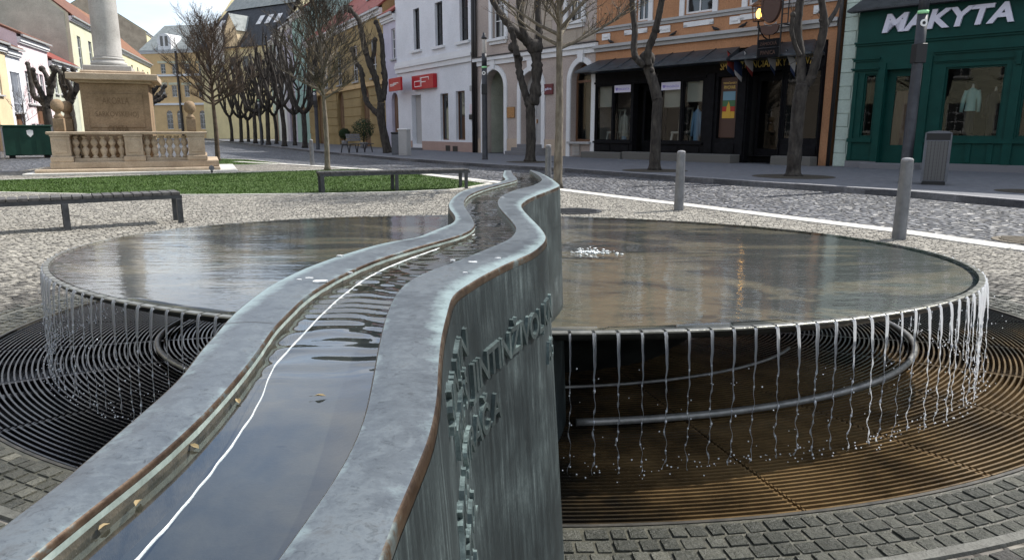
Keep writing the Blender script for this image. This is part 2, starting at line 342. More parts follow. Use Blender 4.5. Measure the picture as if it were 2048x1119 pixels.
# ------------------------------------------------------------------ camera, light, sky
cam = bpy.data.cameras.new('camera'); cam.sensor_width = 36; cam.lens = FPX * 36 / 2048
cam.clip_start = .03; cam.clip_end = 3000
co = bpy.data.objects.new('camera', cam); COL.objects.link(co); co.location = (0, 0, EYE); co.rotation_euler = (math.pi/2 - PITCH, 0, 0)
sc.camera = co
SUN_AZ, SUN_EL = R(61), R(48)
sd = Vector((math.sin(SUN_AZ)*math.cos(SUN_EL), math.cos(SUN_AZ)*math.cos(SUN_EL), math.sin(SUN_EL)))
sl = bpy.data.lights.new('sun', 'SUN'); sl.energy = 4.4; sl.angle = R(.53); sl.color = (1, .955, .89)
so = bpy.data.objects.new('sun', sl); COL.objects.link(so); so.rotation_euler = sd.to_track_quat('Z', 'Y').to_euler(); so.location = (20, 10, 30)
w = bpy.data.worlds.new('World'); sc.world = w; w.use_nodes = True
nt = w.node_tree; bg = nt.nodes['Background']
sky = N(nt, 'ShaderNodeTexSky', sky_type='NISHITA'); sky.sun_disc = False; sky.sun_elevation = SUN_EL; sky.sun_rotation = SUN_AZ
sky.altitude = 200; sky.air_density = 1.0; sky.dust_density = 1.2; sky.ozone_density = 1.5
tc = N(nt, 'ShaderNodeTexCoord'); sp = N(nt, 'ShaderNodeSeparateXYZ'); L(nt, tc.outputs['Generated'], sp.inputs[0])
mz0 = N(nt, 'ShaderNodeMath', operation='MAXIMUM', i_1=0); L(nt, sp.outputs[2], mz0.inputs[0]); mz = N(nt, 'ShaderNodeMath', operation='ADD', i_1=.16); L(nt, mz0.outputs[0], mz.inputs[0])
dx = N(nt, 'ShaderNodeMath', operation='DIVIDE'); L(nt, sp.outputs[0], dx.inputs[0]); L(nt, mz.outputs[0], dx.inputs[1])
dy = N(nt, 'ShaderNodeMath', operation='DIVIDE'); L(nt, sp.outputs[1], dy.inputs[0]); L(nt, mz.outputs[0], dy.inputs[1])
cb = N(nt, 'ShaderNodeCombineXYZ'); L(nt, dx.outputs[0], cb.inputs[0]); L(nt, dy.outputs[0], cb.inputs[1])
cn = N(nt, 'ShaderNodeTexNoise', i_Scale=1.15, i_Detail=9, i_Roughness=.58, i_Distortion=.35); cof = N(nt, 'ShaderNodeVectorMath', operation='ADD'); cof.inputs[1].default_value = (4.3, 1.7, 0); L(nt, cb.outputs[0], cof.inputs[0]); L(nt, cof.outputs[0], cn.inputs['Vector'])
cm = ramp(nt, cn.outputs['Fac'], [(.38, 0), (.57, 1)])
cn2 = N(nt, 'ShaderNodeTexNoise', i_Scale=1.3, i_Detail=6); L(nt, cb.outputs[0], cn2.inputs['Vector'])
cc = ramp(nt, cn2.outputs['Fac'], [(.35, (3.2, 3.5, 4.0)), (.65, (6.0, 6.1, 6.2))])
cmx = N(nt, 'ShaderNodeMix', data_type='RGBA'); hz = N(nt, 'ShaderNodeMapRange', i_1=.02, i_2=.32, i_3=.85, i_4=0); L(nt, sp.outputs[2], hz.inputs[0]); mxm = N(nt, 'ShaderNodeMath', operation='MAXIMUM'); L(nt, cm, mxm.inputs[0]); L(nt, hz.outputs[0], mxm.inputs[1]); L(nt, mxm.outputs[0], cmx.inputs[0]); L(nt, sky.outputs[0], cmx.inputs[6]); L(nt, cc, cmx.inputs[7])
L(nt, cmx.outputs[2], bg.inputs[0]); bg.inputs[1].default_value = .15
sc.view_settings.view_transform = 'Standard'; sc.view_settings.look = 'None'; sc.view_settings.gamma = 1; sc.view_settings.exposure = .7
sc.cycles.max_bounces = 10; sc.cycles.transparent_max_bounces = 16; sc.cycles.caustics_reflective = False; sc.cycles.caustics_refractive = False
sc.cycles.use_denoising = True; sc.cycles.sample_clamp_indirect = 6
# ================================================================== SETTING: ground, road, kerbs
EC = (.13, 4.6)            # centre of the grate ellipse
GA, GB = 3.30, 2.50        # its radii
def ell(c, a, b, t, z=0): return (c[0] + a*math.cos(t), c[1] + b*math.sin(t), z)
NEARK = [(13.5, -8), (9.2, 1.0), (5.57, 7.62), (4.96, 9.0), (2.91, 12.43), (1.09, 15.44), (-1.12, 19.04), (-3.14, 22.06), (-7.96, 26.99), (-11.2, 29.6)]
def kerb_x(y):             # x of the bright kerb at forward distance y
    for (x0, y0), (x1, y1) in zip(NEARK, NEARK[1:]):
        if y0 <= y <= y1: return x0 + (x1 - x0) * (y - y0) / (y1 - y0)
    return -99 if y > NEARK[-1][1] else 13
g = MB(); NA = 120
rows = []
for k in range(26):
    s = [0, .06, .12, .35, .7, 1.2, 1.8, 2.6, 3.6, 5, 7, 10, 14, 19, 25, 32, 40, 50, 65, 90, 130, 190, 270, 380, 520, 700][k]
    rows.append([ell(EC, GA + .03 + s, GB + .03 + s, 2*math.pi*j/NA) for j in range(NA)])
g.grid(rows, False, True); g.build('ground', MAT['plaza_cobbles'], kind='structure')
# the pit under the grate
g = MB(); rows = [[ell(EC, GA + .03, GB + .03, 2*math.pi*j/NA, z) for j in range(NA)] for z in (0, -.075)]
ix = g.grid(rows, False, True); g.face(ix[1]); g.build('pit', MAT['pit_bed'], kind='structure')
def sheet(name, poly, z, mat, th=0):
    m = MB()
    if th: m.prism(poly, z - th, z)
    else:
        ix = [m.P((p[0], p[1], z)) for p in poly]
        for t in tessellate_polygon([[Vector((p[0], p[1], 0)) for p in poly]]):
            a, b, c = [Vector(m.v[ix[k]]) for k in t]
            m.face([ix[k] for k in (t if (b-a).cross(c-a).z > 0 else t[::-1])])
    return m.build(name, mat, kind='structure')
road = NEARK + [(-13.5, 31.0), (-16.6, 25.5), (-15.6, 22.5), (-17.5, 19.5), (-40, 13), (-90, 12), (-260, 60), (-200, 330), (200, 330), (240, 20), (60, -30)]
sheet('road', road, .004, MAT['road_cobbles'])
FARK = [(14.5, 3.7)] + [tuple(at(u, v, .1)[:2]) for u, v in ((2048, 404), (1800, 383), (1500, 364), (1300, 350), (1130, 338), (970, 329), (800, 317), (640, 303), (520, 290))] + [(-48, 112)]
sheet('pavement', FARK + [(60, 160), (70, 0)], .12, MAT['pavement_stone'], .12)
def strip(name, line, wdt, z0, z1, mat, side=1, kind='structure'):   # a kerb: blocks laid along a line
    m = MB()
    for (x0, y0), (x1, y1) in zip(line, line[1:]):
        d = Vector((x1-x0, y1-y0)); ln = d.length; d /= ln; n = Vector((d.y, -d.x)) * side
        k = max(1, round(ln / 1.0)); 
        for i in range(k):
            a = ln * i / k + .004; b = ln * (i+1) / k - .004
            zz = z1 + rnd.uniform(-.003, .003)
            q = [(x0 + d.x*s + n.x*o, y0 + d.y*s + n.y*o) for s, o in ((a, 0), (b, 0), (b, wdt), (a, wdt))]
            m.prism(q, z0, zz)
    return m.build(name, mat, kind=kind)
strip('kerb', NEARK[1:], .32, -.05, .03, MAT['kerb_granite'], -1)
strip('kerb', FARK, .16, -.05, .128, MAT['kerb_dark'], 1)
# lawns
LAWN = [at(u, v) for u, v in ((-420, 372), (-200, 367), (0, 361), (120, 357), (225, 353), (445, 347), (640, 340.5), (745, 338.5), (820, 347), (900, 357), (985, 369), (940, 377), (900, 382), (780, 387), (635, 390), (480, 391.5), (370, 392), (200, 391), (60, 388), (-150, 384), (-420, 377))]
LAWN2 = [at(u, v) for u, v in ((330, 323), (425, 317), (500, 320), (575, 328.5), (510, 330.5), (440, 331.5), (330, 333))]
def inpoly(x, y, poly):
    c = False; n = len(poly); j = n - 1
    for i in range(n):
        xi, yi, xj, yj = poly[i][0], poly[i][1], poly[j][0], poly[j][1]
        if (yi > y) != (yj > y) and x < (xj - xi) * (y - yi) / (yj - yi) + xi: c = not c
        j = i
    return c
for nm, lw, cnt in (('lawn', LAWN, 60000), ('lawn', LAWN2, 8000)):
    pl = [(p.x, p.y) for p in lw]
    sheet(nm, pl, .012, MAT['grass_ground'])
    strip('lawn_edging', pl + [pl[0]], .09, -.05, .03, MAT['kerb_granite'], 1)
    gm = MB(); xs = [p[0] for p in pl]; ys = [p[1] for p in pl]; k = 0
    while k < cnt:
        x = rnd.uniform(max(min(xs), -16), max(xs)); y = rnd.uniform(min(ys), max(ys))
        if not inpoly(x, y, pl): continue
        k += 1; a = rnd.uniform(0, 6.283); h = rnd.uniform(.014, .03) * (1 + .5 * noise.noise((x*.9, y*.9, 0))); wd = rnd.uniform(.006, .014)
        cx, sx = math.cos(a), math.sin(a); lx, ly = rnd.uniform(-.03, .03), rnd.uniform(-.03, .03)
        i0 = gm.P((x - cx*wd, y - sx*wd, .01)); i1 = gm.P((x + cx*wd, y + sx*wd, .01)); i2 = gm.P((x + lx, y + ly, .012 + h)); gm.face((i0, i1, i2))
    gm.build('grass', MAT['grass_blade'], kind='stuff')
# ------------------------------------------------------------------ setts laid in rings round the fountain
def in_view(x, y):
    if y < .6: return False
    zc = y * CP + EYE * SP
    u = 1024 + FPX * x / zc
    return -520 < u < 2560
def setts():
    groups = {'wet': MB(), 'dry': MB()}; tones = {'wet': [], 'dry': []}
    d = .05; row = 0
    lawn = [(p.x, p.y) for p in LAWN]
    cx0, cy0 = EC
    while d < 13.5:
        big = d > 4
        pitch = .066 if d < 3 else .076
        a, b = GA + d + pitch/2, GB + d + pitch/2
        t = rnd.uniform(0, .05)
        wet = d < .34
        if .30 < d < .30 + pitch:       # the mortar band between the wet ring and the rest
            d += pitch * .8; continue
        while t < 2*math.pi:
            wd = rnd.uniform(.052, .085)
            sp_ = math.hypot(a*math.sin(t), b*math.cos(t)); dt = wd / sp_
            tm = t + dt/2
            x, y, _ = ell(EC, a, b, tm)
            t += dt
            if not in_view(x, y) or x > kerb_x(y) - .36 or (y > 11 and inpoly(x, y, lawn)) or y > 17: continue
            key = 'wet' if (wet or rnd.random() < (.5 if d < .45 else 0)) else 'dry'
            m = groups[key]
            tx, ty = -a*math.sin(tm), b*math.cos(tm); ln = math.hypot(tx, ty); tx /= ln; ty /= ln; nx, ny = ty, -tx
            hw, hh = wd/2 - .003, pitch/2 - .003
            z = .0125 + rnd.uniform(-.0025, .0025); sl1, sl2 = rnd.uniform(-.035, .035), rnd.uniform(-.035, .035)
            base = []; top = []
            for su, sv in ((-1, -1), (1, -1), (1, 1), (-1, 1)):
                ju, jv = rnd.uniform(.88, 1.02), rnd.uniform(.86, 1.02)
                px, py = su*hw*ju, sv*hh*jv
                base.append(m.P((x + tx*px + nx*py, y + ty*px + ny*py, -.012)))
                q = .93
                top.append((px*q, py*q))
            ti = [m.P((x + tx*p + nx*q_, y + ty*p + ny*q_, z + p*sl1 + q_*sl2)) for p, q_ in top]
            cz = m.P((x + rnd.uniform(-.02, .02), y + rnd.uniform(-.015, .015), z + .003))
            before = len(m.f)
            area_ok = 1
            for k in range(4):
                m.face((base[k], base[(k+1) % 4], ti[(k+1) % 4], ti[k])); m.face((ti[k], ti[(k+1) % 4], cz))
            tone = min(1, max(0, rnd.gauss(min(.56, .2 + .19*d), .13)))
            tones[key] += [tone] * (3 * 4 + 4 * 4)
        d += pitch; row += 1
    for key, nm, mt in (('wet', 'wet_setts', 'wet_setts'), ('dry', 'setts', 'granite_setts')):
        o = groups[key].build(nm, MAT[mt], kind='structure')
        at_ = o.data.color_attributes.new('tone', 'FLOAT_COLOR', 'CORNER')
        buf = []
        for t in tones[key]: buf += [t, t, t, 1]
        at_.data.foreach_set('color', buf)
setts()
g = MB(); g.grid([[ell(EC, GA + s, GB + s, 2*math.pi*j/160, z) for j in range(160)] for s, z in ((.305, .0), (.308, .013), (.345, .013), (.348, .0))], False, True)
g.build('mortar_band', MAT['mortar_band'], kind='structure')
g = MB(); g.grid([[ell(EC, GA + s, GB + s, 2*math.pi*j/160, .007) for j in range(160)] for s in (.036, .304)], False, True); g.build('mortar_bed', MAT['wet_mortar'], kind='structure')
g = MB(); g.grid([[ell(EC, GA + s, GB + s, 2*math.pi*j/160, z) for j in range(160)] for s, z in ((.02, -.05), (.02, .010), (.034, .010), (.034, -.01))], False, True)
g.build('kerb', MAT['rim_steel'], kind='structure')
# ================================================================== FOUNTAIN
# ---- floor grate: concentric bars in sectors
root = empty('floor_grate', (EC[0], EC[1], 0), 'oval floor grate of thin concentric steel bars around the fountain, rusty towards the street', 'grate')
NS, PITCH_B = 24, .0265
IA, IB = 1.30, .62
K = int((GA - IA) / PITCH_B)
for s in range(NS):
    m = MB(); t0, t1 = 2*math.pi*s/NS + .0025, 2*math.pi*(s+1)/NS - .0025
    for k in range(K + 1):
        f = k / K; a, b = IA + (GA-IA)*f, IB + (GB-IB)*f
        n = 5 + int(4 * f); th = .0042
        rows = []
        for j in range(n + 1):
            t = t0 + (t1 - t0) * j / n
            x, y, _ = ell(EC, a, b, t); nx, ny = b*math.cos(t), a*math.sin(t); q = math.hypot(nx, ny); nx, ny = nx/q*th, ny/q*th
            rows.append([(x-nx, y-ny, -.035), (x-nx, y-ny, 0), (x+nx, y+ny, 0), (x+nx, y+ny, -.035)])
        m.grid(rows, False)
    for t in (t0 + .001, t1 - .001):       # radial bearing bars
        p, q = Vector(ell(EC, IA, IB, t)), Vector(ell(EC, GA, GB, t)); d = (q - p).normalized(); nn = Vector((-d.y, d.x, 0)) * .004
        m.grid([[p - nn + Vector((0, 0, -.06)), p - nn + Vector((0, 0, -.006)), p + nn + Vector((0, 0, -.006)), p + nn + Vector((0, 0, -.06))], [q - nn + Vector((0, 0, -.06)), q - nn + Vector((0, 0, -.006)), q + nn + Vector((0, 0, -.006)), q + nn + Vector((0, 0, -.06))]], False)
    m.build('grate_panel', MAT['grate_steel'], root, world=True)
m = MB(); m.tube([ell((.02, 4.42), 2.42, 1.585, R(270 + 6 + j*2.0), .034) for j in range(0, 66)], .017, 8)
tag(m.build('ring_pipe', MAT['pipe_metal']), 'long curved grey steel pipe lying on the grate below the right half of the basin', 'pipe')
m = MB(); m.tube([ell((.02, 4.42), 2.20, 1.40, R(170 + j*2.0), .03) for j in range(0, 40)], .016, 8)
tag(m.build('ring_pipe', MAT['pipe_metal']), 'short curved grey steel pipe lying on the black grate left of the trough', 'pipe')
m = MB(); m.tube([ell((.02, 4.42), 1.75, 1.15, R(276 + j*2.0), .03) for j in range(0, 30)], .008, 8)
tag(m.build('ring_pipe', MAT['pipe_metal']), 'inner thin pipe in the dark under the basin, behind the longer pipe', 'pipe')
# ---- basin
HB = .534
BC, BA, BB, BROT = (-.106, 4.334), 2.673, 1.833, R(-8)
def rim(t, off=0, z=HB):
    x, y = (BA + off) * math.cos(t), (BB + off) * math.sin(t); c, s = math.cos(BROT), math.sin(BROT)
    return (BC[0] + x*c - y*s, BC[1] + x*s + y*c, z)
broot = empty('fountain_basin', (BC[0], BC[1], 0), 'wide flat oval bronze fountain basin brimming with water over a notched rim', 'fountain basin')
m = MB(); NB = 180
rows = [[rim(2*math.pi*j/NB, -.055, HB - .012) for j in range(NB)]] + [[(BC[0] + (rim(2*math.pi*j/NB)[0]-BC[0])*q, BC[1] + (rim(2*math.pi*j/NB)[1]-BC[1])*q, HB - .012 - .02*(1-q)) for j in range(NB)] for q in (.85, .6, .3, .05)]
ix = m.grid(rows, True, True); m.face(ix[-1]); m.build('basin_floor', MAT['basin_bronze'], broot, world=True)
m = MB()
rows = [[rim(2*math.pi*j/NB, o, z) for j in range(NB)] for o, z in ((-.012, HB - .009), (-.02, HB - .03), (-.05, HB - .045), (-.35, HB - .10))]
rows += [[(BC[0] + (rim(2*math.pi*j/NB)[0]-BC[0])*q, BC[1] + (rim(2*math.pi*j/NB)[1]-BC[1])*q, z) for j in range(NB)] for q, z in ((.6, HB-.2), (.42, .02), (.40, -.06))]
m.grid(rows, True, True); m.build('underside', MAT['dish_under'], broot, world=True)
# rim of short plates with a notch between each pair
per = 0; ts = []
M_ = 4000
acc = [0]
for j in range(M_):
    p, q = Vector(rim(2*math.pi*j/M_)), Vector(rim(2*math.pi*(j+1)/M_)); acc.append(acc[-1] + (q-p).length)
NST = round(acc[-1] / .088)
def t_at(s):
    lo, hi = 0, M_
    s %= acc[-1]
    while hi - lo > 1:
        mid = (lo + hi)//2
        if acc[mid] <= s: lo = mid
        else: hi = mid
    return 2*math.pi*(lo + (s - acc[lo])/(acc[lo+1]-acc[lo]))/M_
m = MB(); notch_t = []
for k in range(NST):
    s0 = acc[-1]*k/NST; s1 = acc[-1]*(k+1)/NST; wn = .011
    notch_t.append(t_at(s0))
    a, b_ = t_at(s0 + wn/2), t_at(s1 - wn/2)
    if b_ < a: b_ += 2*math.pi
    tt = [a, (a+b_)/2, b_]
    prof = ((-.030, HB - .014), (-.028, HB + .0012), (-.006, HB + .0008), (-.002, HB - .001), (-.002, HB - .007), (-.012, HB - .009))
    rows = [[rim(t, o, z) for o, z in prof] for t in tt]
    ix = m.grid(rows, False); m.face(ix[0]); m.face(ix[-1][::-1])
m.build('rim', MAT['rim_metal'], broot, world=True)
# ---- water in the basin: a rippling sheet
m = MB()
rows = []
qs = [1.0, .985, .96, .93, .9, .86, .82, .78, .73, .68, .62, .56, .5, .44, .38, .32, .26, .2, .14, .08, .03]
bx, by = at(1185, 506, HB)[:2]
def wave(x, y):
    d = math.hypot(x - bx, y - by)
    return .0035 * math.exp(-d*1.2) * math.sin(d * 38) + .0012 * noise.noise((x*3, y*6, 1.3))
for q in qs:
    r_ = []
    for j in range(360):
        p = rim(2*math.pi*j/360, -.030 if q == 1 else 0); x = BC[0] + (p[0]-BC[0])*q; y = BC[1] + (p[1]-BC[1])*q
        r_.append((x, y, HB + .0035 + (wave(x, y) if q < .97 else 0)))
    rows.append(r_)
ix = m.grid(rows, True, True); m.face(ix[-1]); m.build('basin_water', MAT['pool_water'], kind='structure')
m = MB()
for k in range(60):
    r_ = abs(rnd.gauss(0, .09)); a = rnd.uniform(0, 6.28); x, y = bx + r_*math.cos(a)*1.3, by + r_*math.sin(a)
    m.ball((x, y, HB + .006), rnd.uniform(.005, .015) * (1.2 - min(r_, .3)*2.2), 7, 5, rnd.uniform(.3, .7))
m.build('foam', MAT['white_water'], kind='stuff')
# ---- streams falling from the notches
sp_m = MB()
nst = 0
for k, t in enumerate(notch_t):
    p = Vector(rim(t, .001, HB - .004)); o = Vector(rim(t, 1.0)) - Vector(rim(t, 0)); o.z = 0; o.normalize()
    if math.sin(t) > .30: continue          # the far side is hidden behind the water sheet
    m = MB(); ph = rnd.uniform(0, 6); r0 = rnd.uniform(.0042, .0074)
    pts, rad = [], []
    n = 64; ln = HB + rnd.uniform(-.03, .02); out = rnd.uniform(.02, .05)
    for i in range(n + 1):
        f = i / n; z = -ln * f
        hz = out * math.sqrt(f) * .9
        wob = .0035 * math.sin(ph + f*19) * f + .0025 * math.sin(ph*2 + f*47)*f
        tang = Vector((-o.y, o.x, 0))
        q = p + o*(hz + wob) + tang*(wob*1.2) + Vector((0, 0, z))
        pts.append(q)
        rr = r0 * (1 - .55*min(1, f*2.2)) 
        if f > .22: bd = max(0, math.sin(ph*3 + f*(70 + 10*math.sin(ph)) + 1.5*math.sin(f*23+ph)))**1.5; e_ = min(1, (f-.22)/.25); rr *= (1-e_)*.8 + e_*(.38 + .95*bd)
        rad.append(max(.0006, rr))
    pts = [p - o*.012 + Vector((0, 0, -.002)), p - o*.004 + Vector((0, 0, -.0025))] + pts; rad = [r0*.6, r0*.9] + rad
    m.tube(pts, rad, 6); m.m = 1
    for i in range(14, n):
        if rad[i+2] > rad[i+1] and rad[i+2] >= rad[min(i+3, n+2)] and rnd.random() < .75: m.ball(pts[i+2], rad[i+2]*rnd.uniform(.7, 1.15) + .0006, 6, 4, rnd.uniform(1, 1.9))
    for q_ in range(rnd.randint(1, 3)):     # loose beads that have left the thread
        i = rnd.randint(20, n); c = pts[i+2] + Vector((rnd.gauss(0, .009), rnd.gauss(0, .009), rnd.uniform(-.008, .008)))
        m.ball(c, rnd.uniform(.0015, .0034), 6, 4, rnd.uniform(1, 1.6))
    tag(m.build('water_stream', [MAT['falling_water'], MAT['water_bead']]), 'thin beaded stream of water falling from a notch in the basin rim', 'water stream', 'water streams falling from the basin rim'); nst += 1
    land = pts[-1]
    for q_ in range(6):
        c = Vector((land.x, land.y, 0)) + Vector((rnd.gauss(0, .03), rnd.gauss(0, .03), abs(rnd.gauss(0, .018))))
        sp_m.ball(c, rnd.uniform(.0015, .004), 5, 4)
    for q_ in range(2):
        c = Vector((land.x, land.y, rnd.uniform(.03, HB*.8))) + Vector((rnd.gauss(0, .06), rnd.gauss(0, .06), 0))
        sp_m.ball(c, rnd.uniform(.0015, .0035), 5, 4)
sp_m.build('water_spray', MAT['water_bead'], kind='stuff')
# ---- serpentine trough
HT = 1.029
def crv(s): return [tuple(float(x) for x in p.split(',')) for p in s.split()]
LO = crv('1008,341 1005,352 1010,358 1004.5,362 988,367 957,373 924,382 906,394 897,406 898,417 906,428 909,437 903,446 881,455 851,467 829,475 765,486 700,504 657,518 614,534 572,553 529,577 486,609 457,635 425,672 400,699 350,762 250,850 150,935 100,977 0,1052')
LI = crv('1023,341 1025,347 1033,355 1035,359 1027,362 1003,368 973,376 942,388 930,400 929,409 933,418 942,431 950,446 950,453 939,462 912,473 881,481 821,498 760,517 700,542 657,564 614,591 584,620 550,654 529,686 507,716 477,754 443,793 400,842 350,885 300,930 250,967 200,1006 150,1045 60,1119')
RI = crv('1059,341 1070,347 1080,354 1083,361 1064,371 1033,379 1009,388 996,399 995,409 1003,421 1018,437 1030,452 1031,461 1024,472 1012,481 973,497 912,522 851,543 821,558 796,579 781,604 774,622 768,640 757,685 745,750 735,800 725,840 700,900 665,960 630,1010 600,1052 550,1119')
RO = crv('1064,340 1082,346 1103,357 1117,367 1120,371 1114,375 1094,383 1064,395 1048,405 1044,412 1049,421 1064,437 1082,455 1092,469 1093,479 1085,490 1064,506 1018,526 972,549 942,567 918,583 906,598 900,619 888,670 882,730 880,785 872,840 860,885 840,935 815,995 790,1054 767,1119')
def smooth(px, n=220):
    p = [at(u, v, HT).to_2d() for u, v in px]
    d = (p[-1] - p[-4]).normalized()
    p += [p[-1] + d*.15, p[-1] + d*.3, p[-1] + d*.45]
    q = []
    for i in range(len(p) - 1):           # Catmull-Rom
        a, b, c, e = p[max(i-1, 0)], p[i], p[i+1], p[min(i+2, len(p)-1)]
        for k in range(8):
            t = k/8; q.append(.5*((2*b) + (c-a)*t + (2*a-5*b+4*c-e)*t*t + (3*b-a-3*c+e)*t*t*t))
    q.append(p[-1])
    for _ in range(3): q = [q[0]] + [(q[i-1] + 2*q[i] + q[i+1])/4 for i in range(1, len(q)-1)] + [q[-1]]
    s = [0]
    for a, b in zip(q, q[1:]): s.append(s[-1] + (b-a).length)
    r = []; j = 0
    for k in range(n + 1):
        x = s[-1]*k/n
        while j < len(s) - 2 and s[j+1] < x: j += 1
        f = (x - s[j])/max(1e-9, s[j+1]-s[j]); r.append(q[j].lerp(q[j+1], f))
    return r
lo, li, ri, ro = smooth(LO), smooth(LI), smooth(RI), smooth(RO)
def pair(a, b):    # for every station of a the best matching station of b, monotone
    r = []; j = 0
    for i, p in enumerate(a):
        best = j
        for k in range(j, min(len(b), j + 16)):
            if (b[k]-p).length + abs(k - i)*.0006 < (b[best]-p).length + abs(best - i)*.0006: best = k
        j = best; r.append(b[j])
    for _ in range(4): r = [r[0]] + [(r[i-1] + 2*r[i] + r[i+1])/4 for i in range(1, len(r)-1)] + [r[-1]]
    r[-1] = b[-1]; r[0] = b[0]
    return r
def normals(c, side):
    r = []
    for i in range(len(c)):
        t = (c[min(i+1, len(c)-1)] - c[max(i-1, 0)]).normalized(); r.append(Vector((-t.y, t.x)) * side)
    return r
troot = empty('water_trough', (at(900, 620, HT).x, at(900, 620, HT).y, 0), 'winding bronze water trough on a tall patinated wall with raised lettering, leading onto the basin', 'fountain trough')
def v3(p, z): return (p.x, p.y, z)
EDG = .0026
QS = (0, .06, .12, .2, .3, .42, .55, .7, .8, .9, 1)
def batter(y):          # the wall leans out towards its foot, most of all on the near bends
    return .064 + (.04 - .064)*min(1, max(0, (y - 1.62)/.5))
def lip(outer, inner, so, si):
    no, ni = normals(outer, so), normals(inner, si)
    io = pair(outer, inner); 
    top = MB()
    rows = []
    for k in range(len(outer)):
        a, b = outer[k] - no[k]*EDG, io[k]
        d = (a - b); d = d.normalized() if d.length > 1e-6 else no[k]
        b2 = b + d*EDG*.7
        rows.append([v3(a.lerp(b2, q), HT + .0022*math.sin(math.pi*q)) for q in QS])
    top.grid(rows, True); to = top.build('lip', MAT['bronze_lip'], troot, world=True)
    ca = to.data.color_attributes.new('edge', 'FLOAT_COLOR', 'POINT'); buf = []
    for k in range(len(outer)):
        far = min(1, max(.25, (outer[k].y - .45)/.5))
        for q in QS: e_ = max(0, 1 - q/.42)*far + .35*max(0, (q-.8)/.2); buf += [e_, e_, e_, 1]
    ca.data.foreach_set('color', buf)
    e = MB()
    rows = []
    for k in range(len(outer)):
        p, n = outer[k], no[k]
        rows.append([v3(p - n*EDG, HT), v3(p - n*EDG*.4, HT - .0008), v3(p, HT - .004), v3(p + n*.0006, HT - .011), v3(p, HT - .013)])
    e.grid(rows, True)
    rows = []
    for k in range(len(outer)):
        b = io[k]; d = outer[k] - b; d = d.normalized() if d.length > 1e-6 else no[k]
        rows.append([v3(b + d*EDG*.7, HT), v3(b + d*.0008, HT - .0008), v3(b, HT - .003), v3(b + d*.0004, HT - .0055)])
    e.grid(rows, True)
    e.build('worn_edge', MAT['copper_edge'], troot, world=True)
    return io
il = lip(lo, li, -1, 1); ir = lip(ro, ri, 1, -1)
# walls down to the ground with a slight batter
for outer, sd_ in ((lo, -1), (ro, 1)):
    no = normals(outer, sd_)
    for _ in range(6): no = [no[0]] + [((no[i-1] + no[i]*2 + no[i+1])).normalized() for i in range(1, len(no)-1)] + [no[-1]]
    m = MB(); m.grid([[v3(p + n*((batter(p.y) if sd_ == 1 else .042)*max(0, HT - z)), z) for z in (HT - .012, HT - .1, HT - .25, HT - .4, HT - .6, HT - .8, -.05)] for p, n in zip(outer, no)], True)
    m.build('wall', MAT['bronze_wall'], troot, world=True)
    if sd_ == 1: wall_n = no
m = MB()
for outer, inner, k in ((lo, il, 0), (ro, ir, 0)):
    m.quad(v3(lo[k], HT-.01), v3(ro[k], HT-.06), v3(ro[k], -.05), v3(lo[k], -.05)); break
m.build('end_plate', MAT['bronze_wall_side'], troot, world=True)
# channel between the lips
irl = il                                           # inner left stations
m = MB()
for inn in (il, ir):
    nz_ = [.0014*noise.noise((p.x*40, p.y*40, 1)) for p in inn]
    m.grid([[v3(p, HT - .005), v3(p, HT - .0098 + q)] for p, q in zip(inn, nz_)], True)
m.build('channel_side', MAT['channel_wall'], troot, world=True)
m = MB()
for inn in (il, ir):
    nz_ = [.0014*noise.noise((p.x*40, p.y*40, 1)) for p in inn]
    m.grid([[v3(p, HT - .0098 + q), v3(p, HT - .06)] for p, q in zip(inn, nz_)], True)
m.build('wet_side', MAT['wet_side'], troot, world=True)
cr = pair(il, ir)
m = MB(); m.grid([[v3(a.lerp(b, q), HT - .045 - .01*math.sin(math.pi*q)) for q in (0, .25, .5, .75, 1)] for a, b in zip(il, cr)], True)
m.build('channel_floor', MAT['channel_floor'], troot, world=True)
# the water: calm at the near end, wind ripples across the middle reach
m = MB(); rows = []; NC = 14; fine = 4
HW = HT - .0145
for i in range(len(il) - 1):
    for sub in range(fine):
        f = sub/fine; a = il[i].lerp(il[i+1], f); b = cr[i].lerp(cr[i+1], f)
        r_ = []
        for j in range(NC + 1):
            p = a.lerp(b, j/NC); y = p.y
            amp = max(0, min(1, (y - .62)/.14)) * (1 if y < 1.7 else .8)
            amp2 = max(0, min(1, (y - .5)/.2)) * .25
            s_ = y + .12*noise.noise((p.x*9, p.y*5, 3.1))
            h = amp*.0009*(math.sin(s_*150 + 2.2*noise.noise((p.x*6, p.y*3, 0))) * (.55 + .6*noise.noise((p.x*5, p.y*9, 7.7)))) + amp*.0009*noise.noise((p.x*16, p.y*46, 5)) + amp2*.0005*noise.noise((p.x*20, p.y*40, 9)) + .00012*noise.noise((p.x*8, p.y*14, 2))
            r_.append((p.x, p.y, HW + h))
        rows.append(r_[::-1])
m.grid(rows, True); m.build('channel_water', MAT['channel_water'], kind='structure')
